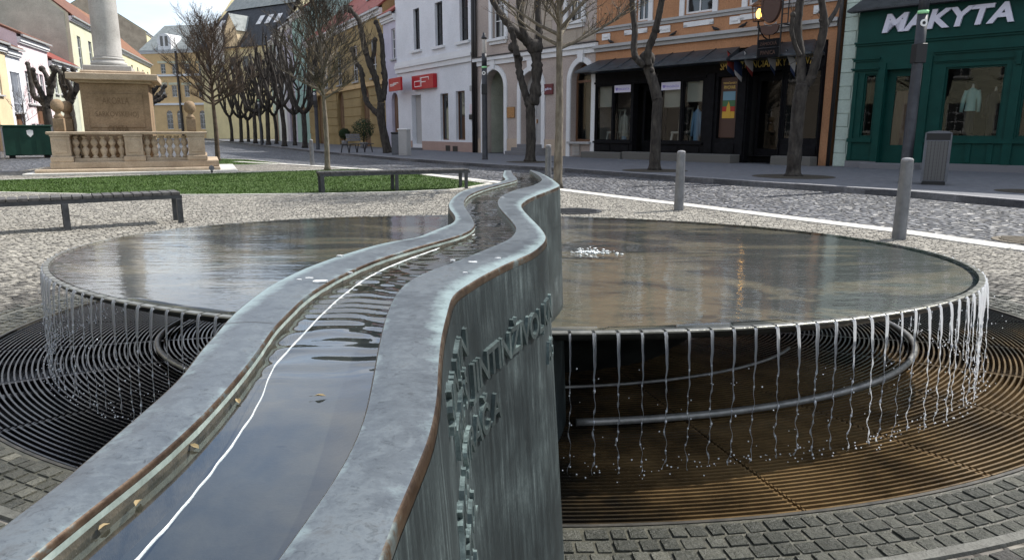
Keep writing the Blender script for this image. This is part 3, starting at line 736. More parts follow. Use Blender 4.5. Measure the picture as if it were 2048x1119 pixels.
# white raised ribbon imitating the sunlight caustic on the water, just off the left side
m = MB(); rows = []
lim = crv('950,468 912,484 850,506 800,524 740,552 690,587 640,632 600,675 565,712 540,748 525,790 500,835 470,880 430,935 380,995 330,1056 270,1119 240,1150')  # course of the painted sun glint ribbon
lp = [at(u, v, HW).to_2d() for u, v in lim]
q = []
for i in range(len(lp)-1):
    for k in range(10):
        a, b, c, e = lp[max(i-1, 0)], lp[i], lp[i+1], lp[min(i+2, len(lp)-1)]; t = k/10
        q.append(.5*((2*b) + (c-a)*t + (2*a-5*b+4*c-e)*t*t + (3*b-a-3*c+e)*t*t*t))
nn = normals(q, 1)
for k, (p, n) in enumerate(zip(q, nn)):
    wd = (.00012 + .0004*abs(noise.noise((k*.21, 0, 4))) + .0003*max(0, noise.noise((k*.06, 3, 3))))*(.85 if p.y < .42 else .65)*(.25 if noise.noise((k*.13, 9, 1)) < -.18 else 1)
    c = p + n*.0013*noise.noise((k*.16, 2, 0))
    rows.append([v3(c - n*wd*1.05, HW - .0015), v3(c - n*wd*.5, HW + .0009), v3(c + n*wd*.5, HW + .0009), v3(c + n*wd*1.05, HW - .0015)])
m.grid(rows, True); m.build('glint_ribbon', MAT['glint_and_lime'], troot, world=True)
# lime spots left on the lips
for u, v, r_ in ((640, 562, .010), (618, 556, .005), (598, 559, .003), (680, 511, .005), (700, 545, .003), (945, 524, .007), (996, 516, .004), (930, 545, .003), (1004, 395, .006), (905, 520, .004)):
    m = MB(); p = at(u, v, HT + .0024); pts = []
    n = 11
    for k in range(n):
        a = 2*math.pi*k/n; rr = r_*(.7 + .5*rnd.random()); pts.append((p.x + rr*1.3*math.cos(a), p.y + rr*.75*math.sin(a)))
    m.prism(pts, HT + .0012, HT + .0034); m.build('lime_spot', MAT['glint_and_lime'], troot, world=True)
m = MB(); k0 = min(range(len(lo)), key=lambda i: (lo[i]-at(438, 652, HT).to_2d()).length)
for q0, q1 in ((0, .5), (.5, 1)):
    a, b = lo[k0].lerp(il[k0], q0*.96+.02), lo[k0].lerp(il[k0], q1*.96+.02); t_ = (lo[k0+1]-lo[k0-1]).normalized()*.0006
    m.quad(v3(a-t_, HT+.0012+.0014*(q0 > 0)), v3(b-t_, HT+.0012+.0014*(q1 < 1)), v3(b+t_, HT+.0012+.0014*(q1 < 1)), v3(a+t_, HT+.0012+.0014*(q0 > 0)))
m.build('weld_seam', MAT['copper_edge'], troot, world=True)
# ---- raised lettering wrapped on the right wall
ra = [0]
for a, b in zip(ro, ro[1:]): ra.append(ra[-1] + (b-a).length)
def wall_pt(s, z, out):
    s = max(0, min(ra[-1]-1e-6, s)); lo_, hi_ = 0, len(ra)-1
    while hi_ - lo_ > 1:
        mid = (lo_+hi_)//2
        if ra[mid] <= s: lo_ = mid
        else: hi_ = mid
    f = (s - ra[lo_])/(ra[lo_+1]-ra[lo_]); p = ro[lo_].lerp(ro[lo_+1], f); n = wall_n[lo_].lerp(wall_n[lo_+1], f).normalized()
    p = p + n*(batter(p.y)*(HT - z) + out); return (p.x, p.y, z)
def text_mesh(body, size=1, extrude=.1, offset=0, shear=0, res=3, spacing=1.0):
    c = bpy.data.curves.new('t', 'FONT'); c.body = body; c.size = size; c.extrude = extrude; c.offset = offset; c.shear = shear; c.resolution_u = res; c.space_character = spacing
    o = bpy.data.objects.new('t', c); COL.objects.link(o)
    dg = bpy.context.evaluated_depsgraph_get(); me = bpy.data.meshes.new_from_object(o.evaluated_get(dg))
    vs = [v.co.copy() for v in me.vertices]; fs = [tuple(p.vertices) for p in me.polygons]
    bpy.data.objects.remove(o); bpy.data.curves.remove(c); bpy.data.meshes.remove(me)
    return vs, fs
def s_of(u, v):      # arc length of the wall station whose lip passes the pixel
    p = at(u, v, HT).to_2d(); k = min(range(len(ro)), key=lambda i: (ro[i]-p).length); return ra[k]
sJ, sK = s_of(918, 583), s_of(1086, 489)
# text reads left to right from the viewer's near end to the far end, i.e. from large arc length to small
def halo(body, s_left, width, z0, h):     # verdigris foot round the letters
    vs, fs = text_mesh(body, 1, .5, .032, spacing=.92); x0 = min(v.x for v in vs); x1 = max(v.x for v in vs); m = MB()
    e = width/(x1-x0)*.04
    idx = [m.P(wall_pt(s_left + e - (v.x - x0)/(x1-x0)*(width + 2*e), z0 + v.y/.72*h, -.001 + .0018*(v.z + .5))) for v in vs]
    for f in fs: m.face([idx[k] for k in f])
    m.build('letter_foot', MAT['letter_bronze'], troot, world=True)
def letters(body, s_left, width, z0, h):
    halo(body, s_left, width, z0, h)
    vs, fs = text_mesh(body, 1, .5, .018, spacing=.92)
    x0 = min(v.x for v in vs); x1 = max(v.x for v in vs)
    m = MB()
    capital = .72
    idx = [m.P(wall_pt(s_left - (v.x - x0)/(x1-x0)*width, z0 + v.y/capital*h, -.001 + .007*(v.z + .5))) for v in vs]
    for f in fs:
        zs_ = [vs[k].z for k in f]; m.m = 0 if max(zs_) - min(zs_) < .1 else 1; m.face([idx[k] for k in f])
    m.build('lettering', [MAT['letter_face'], MAT['letter_bronze']], troot, world=True)
pitch_l = abs(sJ - sK)/13.0
def line(body, s_left, z0, h=.042): letters(body, s_left, pitch_l*.97*len(body), z0, h)
letters('JINTIN', s_of(918, 583), abs(s_of(918, 583) - s_of(1004, 533)), HT - .158, .046)
letters('ŽIVOL,KIN', s_of(1010, 530), abs(s_of(1010, 530) - s_of(1091, 483)), HT - .155, .048)
line('TRAČ Š', sJ + pitch_l*6.6, HT - .16, .045)
line('Š JIN TIN', sJ + pitch_l*9 - .005, HT - .092, .04)
letters('STRAČ.A', sJ + pitch_l*3.2, pitch_l*7.2, HT - .238, .046)
line('ŽIVOL', sJ + pitch_l*8.6, HT - .24)
line('AG', sK + pitch_l*1.0, HT - .235)
line('TIN ŽIVOL', sJ + pitch_l*9.4, HT - .325)
line('KIN STRA', sJ + pitch_l*9.2, HT - .405)
line('JIN ŽIVOL', sJ + pitch_l*9.6, HT - .485)
# dry leaves afloat
def leaf(u, v, label, s=.006):
    p = at(u, v, HW + .0015); m = MB(); a = rnd.uniform(0, 6); c, sn = math.cos(a), math.sin(a)
    pr = [(0, -1.4, .0), (.55, -.6, .0015), (.5, .4, .002), (0, 1.3, .001), (-.5, .4, .0025), (-.55, -.6, .0015)]
    idx = [m.P((p.x + s*(x*c - y*sn), p.y + s*(x*sn + y*c), p.z + z)) for x, y, z in pr]; idc = m.P((p.x, p.y, p.z + .0005))
    for k in range(6): m.face((idx[k], idx[(k+1) % 6], idc))
    i0 = m.P((p.x + s*1.3*-sn, p.y + s*1.3*c, p.z+.001)); i1 = m.P((p.x - s*2.4*sn, p.y + s*2.4*c, p.z+.001)); i2 = m.P((p.x - s*2.4*sn + .0006, p.y + s*2.4*c, p.z+.0015)); m.face((i0, i1, i2))
    tag(m.build('leaf', MAT['dry_leaf']), label, 'leaf')
leaf(276, 1006, 'pale brown dry leaf floating nearest the bottom left of the channel', .004)
leaf(208, 1054, 'small curled dry leaf stuck by the left lip at the lowest corner', .0035)
leaf(388, 893, 'dry leaf at the waterline halfway along the near left lip', .004)
leaf(476, 802, 'dry leaf caught at the left lip, topmost on the calm reach', .004)
leaf(640, 792, 'tiny dark floating leaf out in the middle of the calm water', .004)
# ================================================================== BUILDINGS
plain('glass_dark', (.012, .014, .016), .04, spec=.9)
def shop_glass():
    m = bpy.data.materials.new('shop_glass'); m.use_nodes = True; MAT['shop_glass'] = m
    nt = m.node_tree; nt.nodes.clear(); out = N(nt, 'ShaderNodeOutputMaterial'); mix = N(nt, 'ShaderNodeMixShader')
    tr = N(nt, 'ShaderNodeBsdfTransparent'); tr.inputs[0].default_value = (.62, .66, .66, 1); gl = N(nt, 'ShaderNodeBsdfGlossy', i_Roughness=.02)
    L(nt, schlick(nt, .03), mix.inputs[0]); L(nt, tr.outputs[0], mix.inputs[1]); L(nt, gl.outputs[0], mix.inputs[2]); L(nt, mix.outputs[0], out.inputs[0])
shop_glass()
plaster('plaster_white', (.74, .76, .80), .08, .25); plaster('plaster_beige', (.46, .40, .33), .15, .35); plaster('plaster_pinkish', (.48, .41, .37), .15, .35)
plaster('plaster_orange', (.46, .24, .13), .15, .35); plaster('plaster_mint', (.50, .60, .54)); plaster('plaster_yellow', (.40, .30, .15), .15, .35); plaster('plaster_ochre', (.68, .48, .25))
plaster('plaster_pink', (.78, .66, .68)); plaster('plaster_cream', (.72, .58, .38)); plaster('plaster_grey', (.50, .52, .43), .2, .4); plaster('plaster_old', (.50, .42, .32), .25, .5)
plaster('plaster_lemon', (.72, .65, .42)); plaster('plaster_palegreen', (.60, .60, .45)); plaster('plaster_teal', (.40, .58, .54)); plaster('plaster_lilac', (.58, .56, .66)); plaster('plaster_tan', (.46, .36, .25)); plaster('plinth_pink', (.42, .30, .26)); plaster('plinth_sand', (.52, .42, .33))
plaster('trim_white', (.74, .75, .76), .08, .15); plaster('trim_grey', (.42, .42, .42), .1, .2)
noisy('brick_ruin', (.22, .075, .05), (.36, .15, .10), 8, .9, bump=.5, bscale=14, c3=(.5, .42, .36))
noisy('roof_red', (.16, .04, .032), (.25, .065, .05), 3, .75, bump=.4, bscale=30, stretch=(1, 1, 4)); noisy('roof_brown', (.10, .045, .03), (.19, .09, .06), 3, .8, bump=.5, bscale=30); noisy('roof_rust', (.14, .065, .035), (.24, .12, .07), 4, .85, bump=.5, bscale=26, c3=(.12, .08, .06))
noisy('roof_black', (.025, .027, .03), (.05, .053, .06), 3, .6, bump=.3, bscale=22); noisy('roof_grey', (.16, .18, .18), (.25, .27, .265), 2, .7, bump=.2)
noisy('awning_metal', (.035, .045, .055), (.075, .09, .105), 4, .38, metal=.4, bump=.15, bscale=9, c3=(.10, .15, .15))
noisy('shop_black', (.004, .004, .005), (.009, .009, .011), 5, .7, bump=.1, spec=.12); noisy('shop_green', (.003, .040, .033), (.004, .050, .042), 3, .5, bump=.06, spec=.15)
plain('interior', (.02, .019, .018), .9); plain('timber_brown', (.13, .065, .035), .5); plain('sign_red', (.42, .012, .02), .35); plain('sign_maroon', (.12, .02, .025), .5); plain('letter_lilac', (.62, .62, .72), .35); plain('letter_gold', (.62, .46, .13), .35, metal=.4); plain('banner', (.70, .68, .82), .6); plain('banner_text', (.30, .26, .62), .6)
plain('brass', (.30, .20, .12), .22, metal=.8); plain('gutter', (.03, .028, .028), .4, metal=.3); plain('gutter_grey', (.42, .43, .44), .4, metal=.3); plain('iron_black', (.012, .012, .013), .5)
plain('board_brown', (.07, .035, .025), .5); plain('cloth_mint', (.34, .52, .47), .9); plain('cloth_black', (.012, .012, .016), .9); plain('cloth_tan', (.38, .24, .17), .9); plain('cloth_blue', (.22, .36, .52), .9); plain('skin_dummy', (.62, .58, .52), .5); plain('blind_cream', (.50, .47, .40), .8)
plain('flag_white', (.62, .60, .58), .8); plain('flag_blue', (.03, .05, .12), .8); plain('flag_red', (.35, .05, .04), .8); plain('poster_red', (.38, .03, .02), .5); plain('poster_green', (.05, .14, .06), .5); plain('poster_gold', (.55, .33, .04), .5); plain('poster_sky', (.15, .28, .36), .5)
plain('lamp_glow', (1, .6, .2), .4, emit=(1, .52, .12), es=2.2); plain('lantern_copper', (.16, .08, .04), .4, metal=.5); plain('stone_step', (.12, .115, .105), .8); plain('stone_grey', (.16, .16, .17), .8)
class Fac:
    """a facade plane: s runs left to right, n towards the street, z up"""
    def __init__(s, p0, p1):
        s.o = Vector((p0[0], p0[1])); d = Vector((p1[0], p1[1])) - s.o; s.len = d.length; s.d = d.normalized(); s.nv = Vector((s.d.y, -s.d.x))
    def __call__(s, a, n, z):
        p = s.o + s.d*a + s.nv*n; return Vector((p.x, p.y, z))
    def sz(s, u, v, n=0):
        r = ray(u, v); q = s.o + s.nv*n
        t = q.dot(s.nv) / (r.x*s.nv.x + r.y*s.nv.y)
        p = Vector((r.x*t, r.y*t)); return (p - q).dot(s.d), EYE + r.z*t
    def rect(s, uL, uR, vT, vB, n=0):
        um, vm = (uL+uR)/2, (vT+vB)/2
        return (s.sz(uL, vm, n)[0], s.sz(uR, vm, n)[0], s.sz(um, vB, n)[1], s.sz(um, vT, n)[1])
    def rot(s): return math.atan2(s.d.y, s.d.x)
GZ = .12
def arch_pts(a, b, zs, zt, n=12):      # from the left spring over the crown to the right
    c, r = (a+b)/2, (b-a)/2
    return [(c - r*math.cos(math.pi*k/n), zs + (zt-zs)*math.sin(math.pi*k/n)) for k in range(n+1)]
def wall_sheet(m, s0, s1, z0, z1, holes, dep=.22, n=0):
    """front wall with real openings; a hole is (a, b, zlo, zhi[, rise of the arch])"""
    ss = sorted({s0, s1, *[h[0] for h in holes], *[h[1] for h in holes]}); zs = sorted({z0, z1, *[h[2] for h in holes], *[h[3] for h in holes]})
    ss = [x for x in ss if s0 <= x <= s1]; zs = [x for x in zs if z0 <= x <= z1]
    for a, b in zip(ss, ss[1:]):
        for c, d in zip(zs, zs[1:]):
            if b-a < 1e-6 or d-c < 1e-6: continue
            x, z = (a+b)/2, (c+d)/2
            if any(h[0] < x < h[1] and h[2] < z < h[3] for h in holes): continue
            m.quad((a, n, c), (b, n, c), (b, n, d), (a, n, d))
    for h in holes:
        a, b, c, d = h[:4]; rise = h[4] if len(h) > 4 else 0
        zsn = d - rise
        m.quad((a, n, c), (a, n, zsn), (a, n-dep, zsn), (a, n-dep, c)); m.quad((b, n, c), (b, n-dep, c), (b, n-dep, zsn), (b, n, zsn)); m.quad((a, n, c), (a, n-dep, c), (b, n-dep, c), (b, n, c))
        if rise:
            ap = arch_pts(a, b, zsn, d)
            for (x0, y0), (x1, y1) in zip(ap, ap[1:]):
                m.quad((x0, n, y0), (x1, n, y1), (x1, n, d), (x0, n, d)); m.quad((x0, n, y0), (x0, n-dep, y0), (x1, n-dep, y1), (x1, n, y1))
        else: m.quad((a, n, d), (b, n, d), (b, n-dep, d), (a, n-dep, d))
def window(fc, root, h, mat='trim_white', glass='glass_dark', nx=2, nz=3, dep=.16, fw=.06, name='window', n=0, curtain=None):
    a, b, c, d = h[:4]; rise = h[4] if len(h) > 4 else 0
    m = MB(fc); y0, y1 = n-dep, n-dep+.06
    m.box(a, a+fw, y0, y1, c, d-rise); m.box(b-fw, b, y0, y1, c, d-rise); m.box(a+fw, b-fw, y0, y1, c, c+fw)
    if rise:
        ap, aq = arch_pts(a, b, d-rise, d), arch_pts(a+fw, b-fw, d-rise, d-fw)
        for k in range(len(ap)-1): m.quad((ap[k][0], y1, ap[k][1]), (aq[k][0], y1, aq[k][1]), (aq[k+1][0], y1, aq[k+1][1]), (ap[k+1][0], y1, ap[k+1][1]))
        m.box(a+fw, b-fw, y0+.002, y1+.002, d-rise-.05, d-rise+.05)
    else: m.box(a+fw, b-fw, y0, y1, d-fw, d)
    zt = d - rise - fw
    for k in range(1, nx): x = a+fw + (b-a-2*fw)*k/nx; m.box(x-fw*.35, x+fw*.35, y0+.004, y1-.004, c+fw, zt)
    for k in range(1, nz): z = c+fw + (zt-c-fw)*k/nz; m.box(a+fw, b-fw, y0+.008, y1-.008, z-fw*.3, z+fw*.3)
    w_ = m.build(name, MAT[mat], root, world=True)
    g = MB(fc); yg = y0 + .025
    if rise:
        ap = arch_pts(a+.01, b-.01, d-rise, d-.01); pts = [(a+.01, c+.01)] + ap + [(b-.01, c+.01)]
        cx, cz = (a+b)/2, (c+d-rise)/2
        for p, q in zip(pts, pts[1:] + pts[:1]): g.quad((cx, yg, cz), (p[0], yg, p[1]), (q[0], yg, q[1]), ((cx + q[0])/2, yg, (cz+q[1])/2))
    else: g.quad((a+.01, yg, c+.01), (b-.01, yg, c+.01), (b-.01, yg, d-.01), (a+.01, yg, d-.01))
    gp = g.build('pane', MAT[glass], w_); gp.matrix_parent_inverse = w_.matrix_parent_inverse.copy() if False else Matrix(); 
    fix_child(gp, w_, root)
    return w_
def fix_child(o, par, root):               # o was built in world space under a part of root
    T = Matrix.Translation(root.location) @ Matrix.Rotation(root.rotation_euler[2], 4, 'Z')
    pm = T @ par.matrix_parent_inverse
    o.matrix_parent_inverse = pm.inverted()
def house(fc, s0, s1, ze, name, label, wall, roof='roof_brown', ridge=2.5, depth=9, holes=(), cat='house', over=.3, z0=0, win='trim_white', nx=2, nz=3, doors=(), glass='glass_dark', roofn=0, gutter=True, sill=True):
    o = fc((s0+s1)/2, 0, 0); root = empty(name, (o.x, o.y, 0), label, cat)
    m = MB(fc); wall_sheet(m, s0, s1, z0, ze, list(holes) + list(doors))
    m.quad((s0, 0, z0), (s0, 0, ze), (s0, -depth, ze), (s0, -depth, z0)); m.quad((s1, 0, z0), (s1, -depth, z0), (s1, -depth, ze), (s1, 0, ze)); m.quad((s1, -depth, z0), (s0, -depth, z0), (s0, -depth, ze), (s1, -depth, ze))
    if ridge:
        for s in (s0, s1): i = [m.P((s, 0, ze)), m.P((s, -depth/2, ze+ridge)), m.P((s, -depth, ze))]; m.face(i)
    m.build('wall', MAT[wall], root, world=True)
    if ridge:
        m = MB(fc); k = ridge/(depth/2); t = .14
        for sg in (1, -1):
            y0 = over if sg == 1 else -depth-over; ze_ = ze - over*k
            for e in ((0, t),):
                A = [(s0-.05, y0, ze_+.02), (s1+.05, y0, ze_+.02), (s1+.05, -depth/2, ze+ridge+.02), (s0-.05, -depth/2, ze+ridge+.02)]
                B = [(x, y, z+t) for x, y, z in A]
                ia = [m.P(p) for p in A]; ib = [m.P(p) for p in B]
                m.face(ia[::-1]); m.face(ib)
                for q in range(4): m.face((ia[q], ia[(q+1) % 4], ib[(q+1) % 4], ib[q]))
        m.build('roof', MAT[roof], root, world=True)
        if gutter:
            m = MB(fc); m.box(s0-.06, s1+.06, over-.03, over+.11, ze-over*k-.06, ze-over*k+.07); m.build('gutter', MAT['gutter_grey'], root, world=True)
            m = MB(fc); m.box(s0+.003, s1-.003, .002, .22, ze-.5, ze-.22); m.box(s0+.003, s1-.003, .002, .14, ze-.62, ze-.502); m.build('cornice', MAT['trim_white'], root, world=True)
    else:
        m = MB(fc); m.box(s0, s1, -depth, .3, ze, ze+.3); m.build('roof', MAT[roof], root, world=True)
    for h in holes:
        w_ = window(fc, root, h, win, glass, nx, nz)
        if sill:
            m = MB(fc); m.box(h[0]-.1, h[1]+.1, .002, .14, h[2]-.12, h[2]-.02); m.build('sill', MAT['trim_grey'], w_); fix_child(w_.children[-1], w_, root)
    for h in doors: door(fc, root, h)
    return root
def door(fc, root, h, mat='timber_brown', dep=.2, glassy=False):
    a, b, c, d = h[:4]; rise = h[4] if len(h) > 4 else 0
    m = MB(fc); m.box(a, b, -dep-.05, -dep, c, d-rise)
    for q in (.08, .54):
        w2 = (b-a)*.38; m.box(a+(b-a)*q, a+(b-a)*q+w2, -dep-.001, -dep+.025, c+.2, c+(d-rise-c)*.42); m.box(a+(b-a)*q, a+(b-a)*q+w2, -dep-.001, -dep+.025, c+(d-rise-c)*.5, d-rise-.15)
    if rise:
        ap = arch_pts(a, b, d-rise, d)
        for p, q in zip(ap, ap[1:]): m.quad(((a+b)/2, -dep, d-rise), (p[0], -dep, p[1]), (q[0], -dep, q[1]), (((a+b)/2+q[0])/2, -dep, (d-rise+q[1])/2))
    o = m.build('door', MAT[mat], root, world=True)
    m = MB(fc); m.box(a+(b-a)*.48, a+(b-a)*.52, -dep+.001, -dep+.05, c+1.0, c+1.18); m.build('handle', MAT['brass'], o); fix_child(o.children[-1], o, root)
    return o
def part(fc, root, name, mat, fn, sub=None):
    m = MB(fc); fn(m); o = m.build(name, MAT[mat], root if sub is None else sub, world=sub is None)
    if sub is not None: fix_child(o, sub, root)
    return o
def lettering(fc, body, s0, s1, z0, z1, n, depth, mat, parent=None, root=None, name='lettering', shear=0, offset=0, zslope=0, **kw):
    vs, fs = text_mesh(body, 1, .5, offset, shear, 3); x0, x1 = min(v.x for v in vs), max(v.x for v in vs); y0, y1 = min(v.y for v in vs), max(v.y for v in vs)
    m = MB(fc); ix = [m.P((s0 + (v.x-x0)/(x1-x0)*(s1-s0), n + (v.z+.5)*depth, z0 + (v.y-y0)/(y1-y0)*(z1-z0))) for v in vs]
    for f in fs: m.face([ix[k] for k in f])
    if root is not None and parent is not None and parent is not root:
        o = m.build(name, MAT[mat], parent); fix_child(o, parent, root)
    else: o = m.build(name, MAT[mat], parent, world=True)
    return o
# ---------------------------------------------------------------- the facades on the street side
MKp = at(1690, 333, GZ); MKq = at(2048, 345, GZ)
FM = Fac(MKp, MKq); sM0 = FM.sz(1668, 300)[0]
OR0 = at(1187, 314.5, GZ); FO = Fac(OR0, FM(sM0, 0, 0)); FB = Fac(at(954, 305, GZ), OR0); FW = Fac(at(799, 297, GZ), at(954, 305, GZ))
ang = R(-28); w0 = Vector((FW.o.x, FW.o.y)); dirR = Vector((math.sin(ang), math.cos(ang)))
FR = Fac(w0 + dirR*60, w0)      # the far row; its s = 60 is the corner of the white house

# ===== green shop and its mint wall
LM = FM.len + 4
root = empty('corner_shop_building', tuple(FM(LM/2, 0, 0)), 'mint walled building with dark green timber shop front and big MAKYTA letters', 'shop building')
zc = FM.sz(1720, 22)[1]         # top of the shop front
def fn(m):
    wall_sheet(m, sM0, LM, GZ-.1, 9.5, [(FM.sz(1698, 300)[0], LM-.3, GZ, zc-.1)], .1)
    m.quad((sM0, 0, 0), (sM0, 0, 9.5), (sM0, -9, 9.5), (sM0, -9, 0)); m.quad((LM, 0, 0), (LM, -9, 0), (LM, -9, 9.5), (LM, 0, 9.5)); m.quad((LM, -9, 0), (sM0, -9, 0), (sM0, -9, 9.5), (LM, -9, 9.5))
part(FM, root, 'wall', 'plaster_mint', fn)
def fn(m):
    a = sM0 + .005; b = FM.sz(1700, 250)[0] - .03; z = GZ; k = 0
    while z < 9.3: h = .42; m.box(a, b - (.04 if k % 2 else 0), .002, .035, z+.008, z+h-.008, .008); z += h; k += 1
part(FM, root, 'corner_stone', 'plaster_mint', fn)
part(FM, root, 'roof', 'roof_brown', lambda m: (m.quad((sM0-.1, .5, 9.5), (LM, .5, 9.5), (LM, -4.5, 12), (sM0-.1, -4.5, 12)), m.quad((sM0-.1, -9.5, 9.5), (LM, -9.5, 9.5), (LM, -4.5, 12), (sM0-.1, -4.5, 12)), m.quad((sM0-.1, .5, 9.48), (sM0-.1, -9.5, 9.48), (LM, -9.5, 9.48), (LM, .5, 9.48))))
S = lambda u, v=250: FM.sz(u, v, .25)[0]
Z = lambda u, v: FM.sz(u, v, .25)[1]
sL = S(1694, 300); zF = Z(1716, 88)   # left end; bottom of the letters' fascia
holes = [FM.rect(1724, 1748, 148, 274, .25), FM.rect(1764, 1836, 138, 327, .25), FM.rect(1884, 2004, 132, 275, .25), (S(2034), S(2034)+2.4, FM.rect(1884, 2004, 132, 275, .25)[2], FM.rect(1884, 2004, 132, 275, .25)[3])]
def fn(m):
    wall_sheet(m, sL, LM-.3, GZ, zc, holes, .35, .25)
    m.quad((sL, .25, GZ), (sL, .25, zc), (sL, 0, zc), (sL, 0, GZ)); m.quad((sL, .25, zc), (LM-.3, .25, zc), (LM-.3, 0, zc), (sL, 0, zc))
part(FM, root, 'shop_front', 'shop_green', fn)
def mould(m, a, b, z, h, n0, pr):
    m.box(a, b, n0+.002, n0+pr*.5, z-h, z-h*.45); m.box(a-pr*.2, b+pr*.2, n0+.002, n0+pr, z-h*.44, z)
def fn(m):
    mould(m, sL-.03, LM-.3, Z(1715, 86), .12, .25, .10)
    hL, hD, hW = holes[0], holes[1], holes[2]
    mould(m, sL-.05, hD[0]-.22, Z(1730, 117), .10, .25, .09); mould(m, sL-.05, hD[0]-.22, Z(1730, 137), .08, .25, .12)
    zz = Z(1945, 97); mould(m, hW[0]-.32, hW[1]+.42, zz, .1, .25, .09); mould(m, hW[0]-.28, hW[1]+.42, Z(1945, 117), .07, .25, .07)
    zs = hW[2] - .06
    for a, b in ((sL, hD[0]-.24), (hD[1]+.25, LM-.32)): m.box(a-.02, b, .252, .33, zs-.1, zs+.02)
    for a, b in ((hD[0]-.22, hD[0]-.02), (hD[1]+.02, hD[1]+.23), (hW[1]+.16, hW[1]+.38)): m.box(a, b, .252, .31, GZ+.2, zz-.14 if a > hD[0] else Z(1750, 128))
    for s in (hW[0]+.02, (hW[0]+hW[1])/2, hW[1]-.2): m.box(s, s+.14, .252, .29, GZ+.24, zs-.12)
    m.box(sL+.02, sL+.13, .252, .30, GZ+.24, Z(1730, 139)-.1); m.box(sL+.004, hD[0]-.23, .253, .275, GZ+.24, GZ+.34)
    m.box(hW[1]+.22, hW[1]+.34, .312, .38, zz-.5, zz-.16)
part(FM, root, 'moulding', 'shop_green', fn)
part(FM, root, 'plinth', 'stone_grey', lambda m: (m.box(sL-.02, holes[1][0]-.05, .252, .30, GZ-.1, GZ+.2), m.box(holes[1][1]+.05, LM-.3, .252, .30, GZ-.1, GZ+.2)))
part(FM, root, 'step', 'stone_grey', lambda m: m.box(holes[1][0]-.35, holes[1][1]+.2, .31, .75, GZ-.05, GZ+.17, .015))
def fn(m):
    m.quad((sL-.25, .62, zc-.05), (LM, .62, zc-.05), (LM, .0, zc+.32), (sL-.05, .0, zc+.32)); m.box(sL-.25, LM, .252, .62, zc-.1, zc-.052); m.quad((sL-.25, .62, zc-.05), (sL-.05, .0, zc+.32), (sL-.05, 0, zc-.05), (sL-.25, .2, zc-.05))
part(FM, root, 'canopy', 'roof_black', fn)
for nm, h in (('shop_window', holes[0]), ('shop_window', holes[2]), ('shop_window', holes[3])): window(FM, root, h, 'shop_green', 'shop_glass', 1, 1, .12, .05, nm, .25)
h = holes[1]; dr = part(FM, root, 'door', 'shop_green', lambda m: (m.box(h[0], h[0]+.22, -.06, 0, h[2], h[3]), m.box(h[1]-.12, h[1], -.06, 0, h[2], h[3]), m.box(h[0]+.22, h[1]-.12, -.06, 0, h[2], h[2]+.55), m.box(h[0]+.22, h[1]-.12, -.06, 0, h[3]-.2, h[3])))
part(FM, root, 'pane', 'shop_glass', lambda m: m.quad((h[0]+.22, -.03, h[2]+.55), (h[1]-.12, -.03, h[2]+.55), (h[1]-.12, -.03, h[3]-.2), (h[0]+.22, -.03, h[3]-.2)), dr)
part(FM, root, 'interior', 'interior', lambda m: (m.quad((sL+.1, -3, 0), (LM-.4, -3, 0), (LM-.4, -3, zc), (sL+.1, -3, zc)), m.quad((sL+.1, .2, GZ+.05), (LM-.4, .2, GZ+.05), (LM-.4, -3, GZ+.05), (sL+.1, -3, GZ+.05)), m.quad((sL+.1, .2, 3.4), (LM-.4, .2, 3.4), (LM-.4, -3, 3.4), (sL+.1, -3, 3.4)), m.box(holes[1][1]+.3, holes[1][1]+.4, -3, .1, GZ, 3.4), m.box(holes[1][0]-.2, holes[1][0]-.1, -3, -.05, GZ, 3.4)))
a, za = FM.sz(1765, 67, .27); b, zb = FM.sz(2029, 41, .27); zt = FM.sz(1780, 30, .27)[1]
lettering(FM, 'MAKYTA', a, b, za, zt + .02, .255, .09, 'letter_lilac', root, root, 'letters', .18, .035)
# mannequin in the window: torso form in a jacket
def garment(fc, u, vT, vB, n, root_label, name, cat, mats, wdt):
    s, zt = fc.sz(u, vT, n); _, zb = fc.sz(u, vB, n)
    r = empty(name, tuple(fc(s, n, GZ)), root_label, cat)
    hgt = zt - zb
    def loft(m, secs, k=12):
        m.grid([[(s + ox + a_*math.cos(2*math.pi*j/k), n + b_*math.sin(2*math.pi*j/k), z) for j in range(k)] for ox, a_, b_, z in secs], True, True)
    m = MB(fc); loft(m, [(0, wdt*.52, .13, zb), (0, wdt*.44, .12, zb+hgt*.35), (0, wdt*.5, .13, zb+hgt*.7), (0, wdt*.46, .10, zb+hgt*.9), (0, wdt*.12, .06, zt)])
    for sg in (-1, 1):
        m.tube([(s+sg*wdt*.46, n, zb+hgt*.88), (s+sg*wdt*.66, n+.03, zb+hgt*.5), (s+sg*wdt*.74, n+.06, zb-hgt*.05)], [.07, .062, .05], 8)
    m.build('jacket', MAT[mats[0]], r, world=True)
    m = MB(fc); m.tube([(s, n, zt-.02), (s, n, zt+.12)], [.045, .02], 8); m.build('neck', MAT[mats[2]], r, world=True)
    m = MB(fc); loft(m, [(0, wdt*.42, .11, GZ+.05), (0, wdt*.46, .13, zb-.4), (0, wdt*.46, .12, zb+.02)]); m.build('skirt', MAT[mats[1]], r, world=True)
garment(FM, 1946, 176, 222, -.35, 'headless mannequin in a mint jacket and black skirt behind the big green shop window', 'mannequin', 'mannequin', ('cloth_mint', 'cloth_black', 'skin_dummy'), .30)
garment(FM, 1992, 182, 232, -.55, 'headless mannequin in a black coat, beside the mint jacket in the window', 'mannequin', 'mannequin', ('cloth_black', 'cloth_black', 'skin_dummy'), .30)
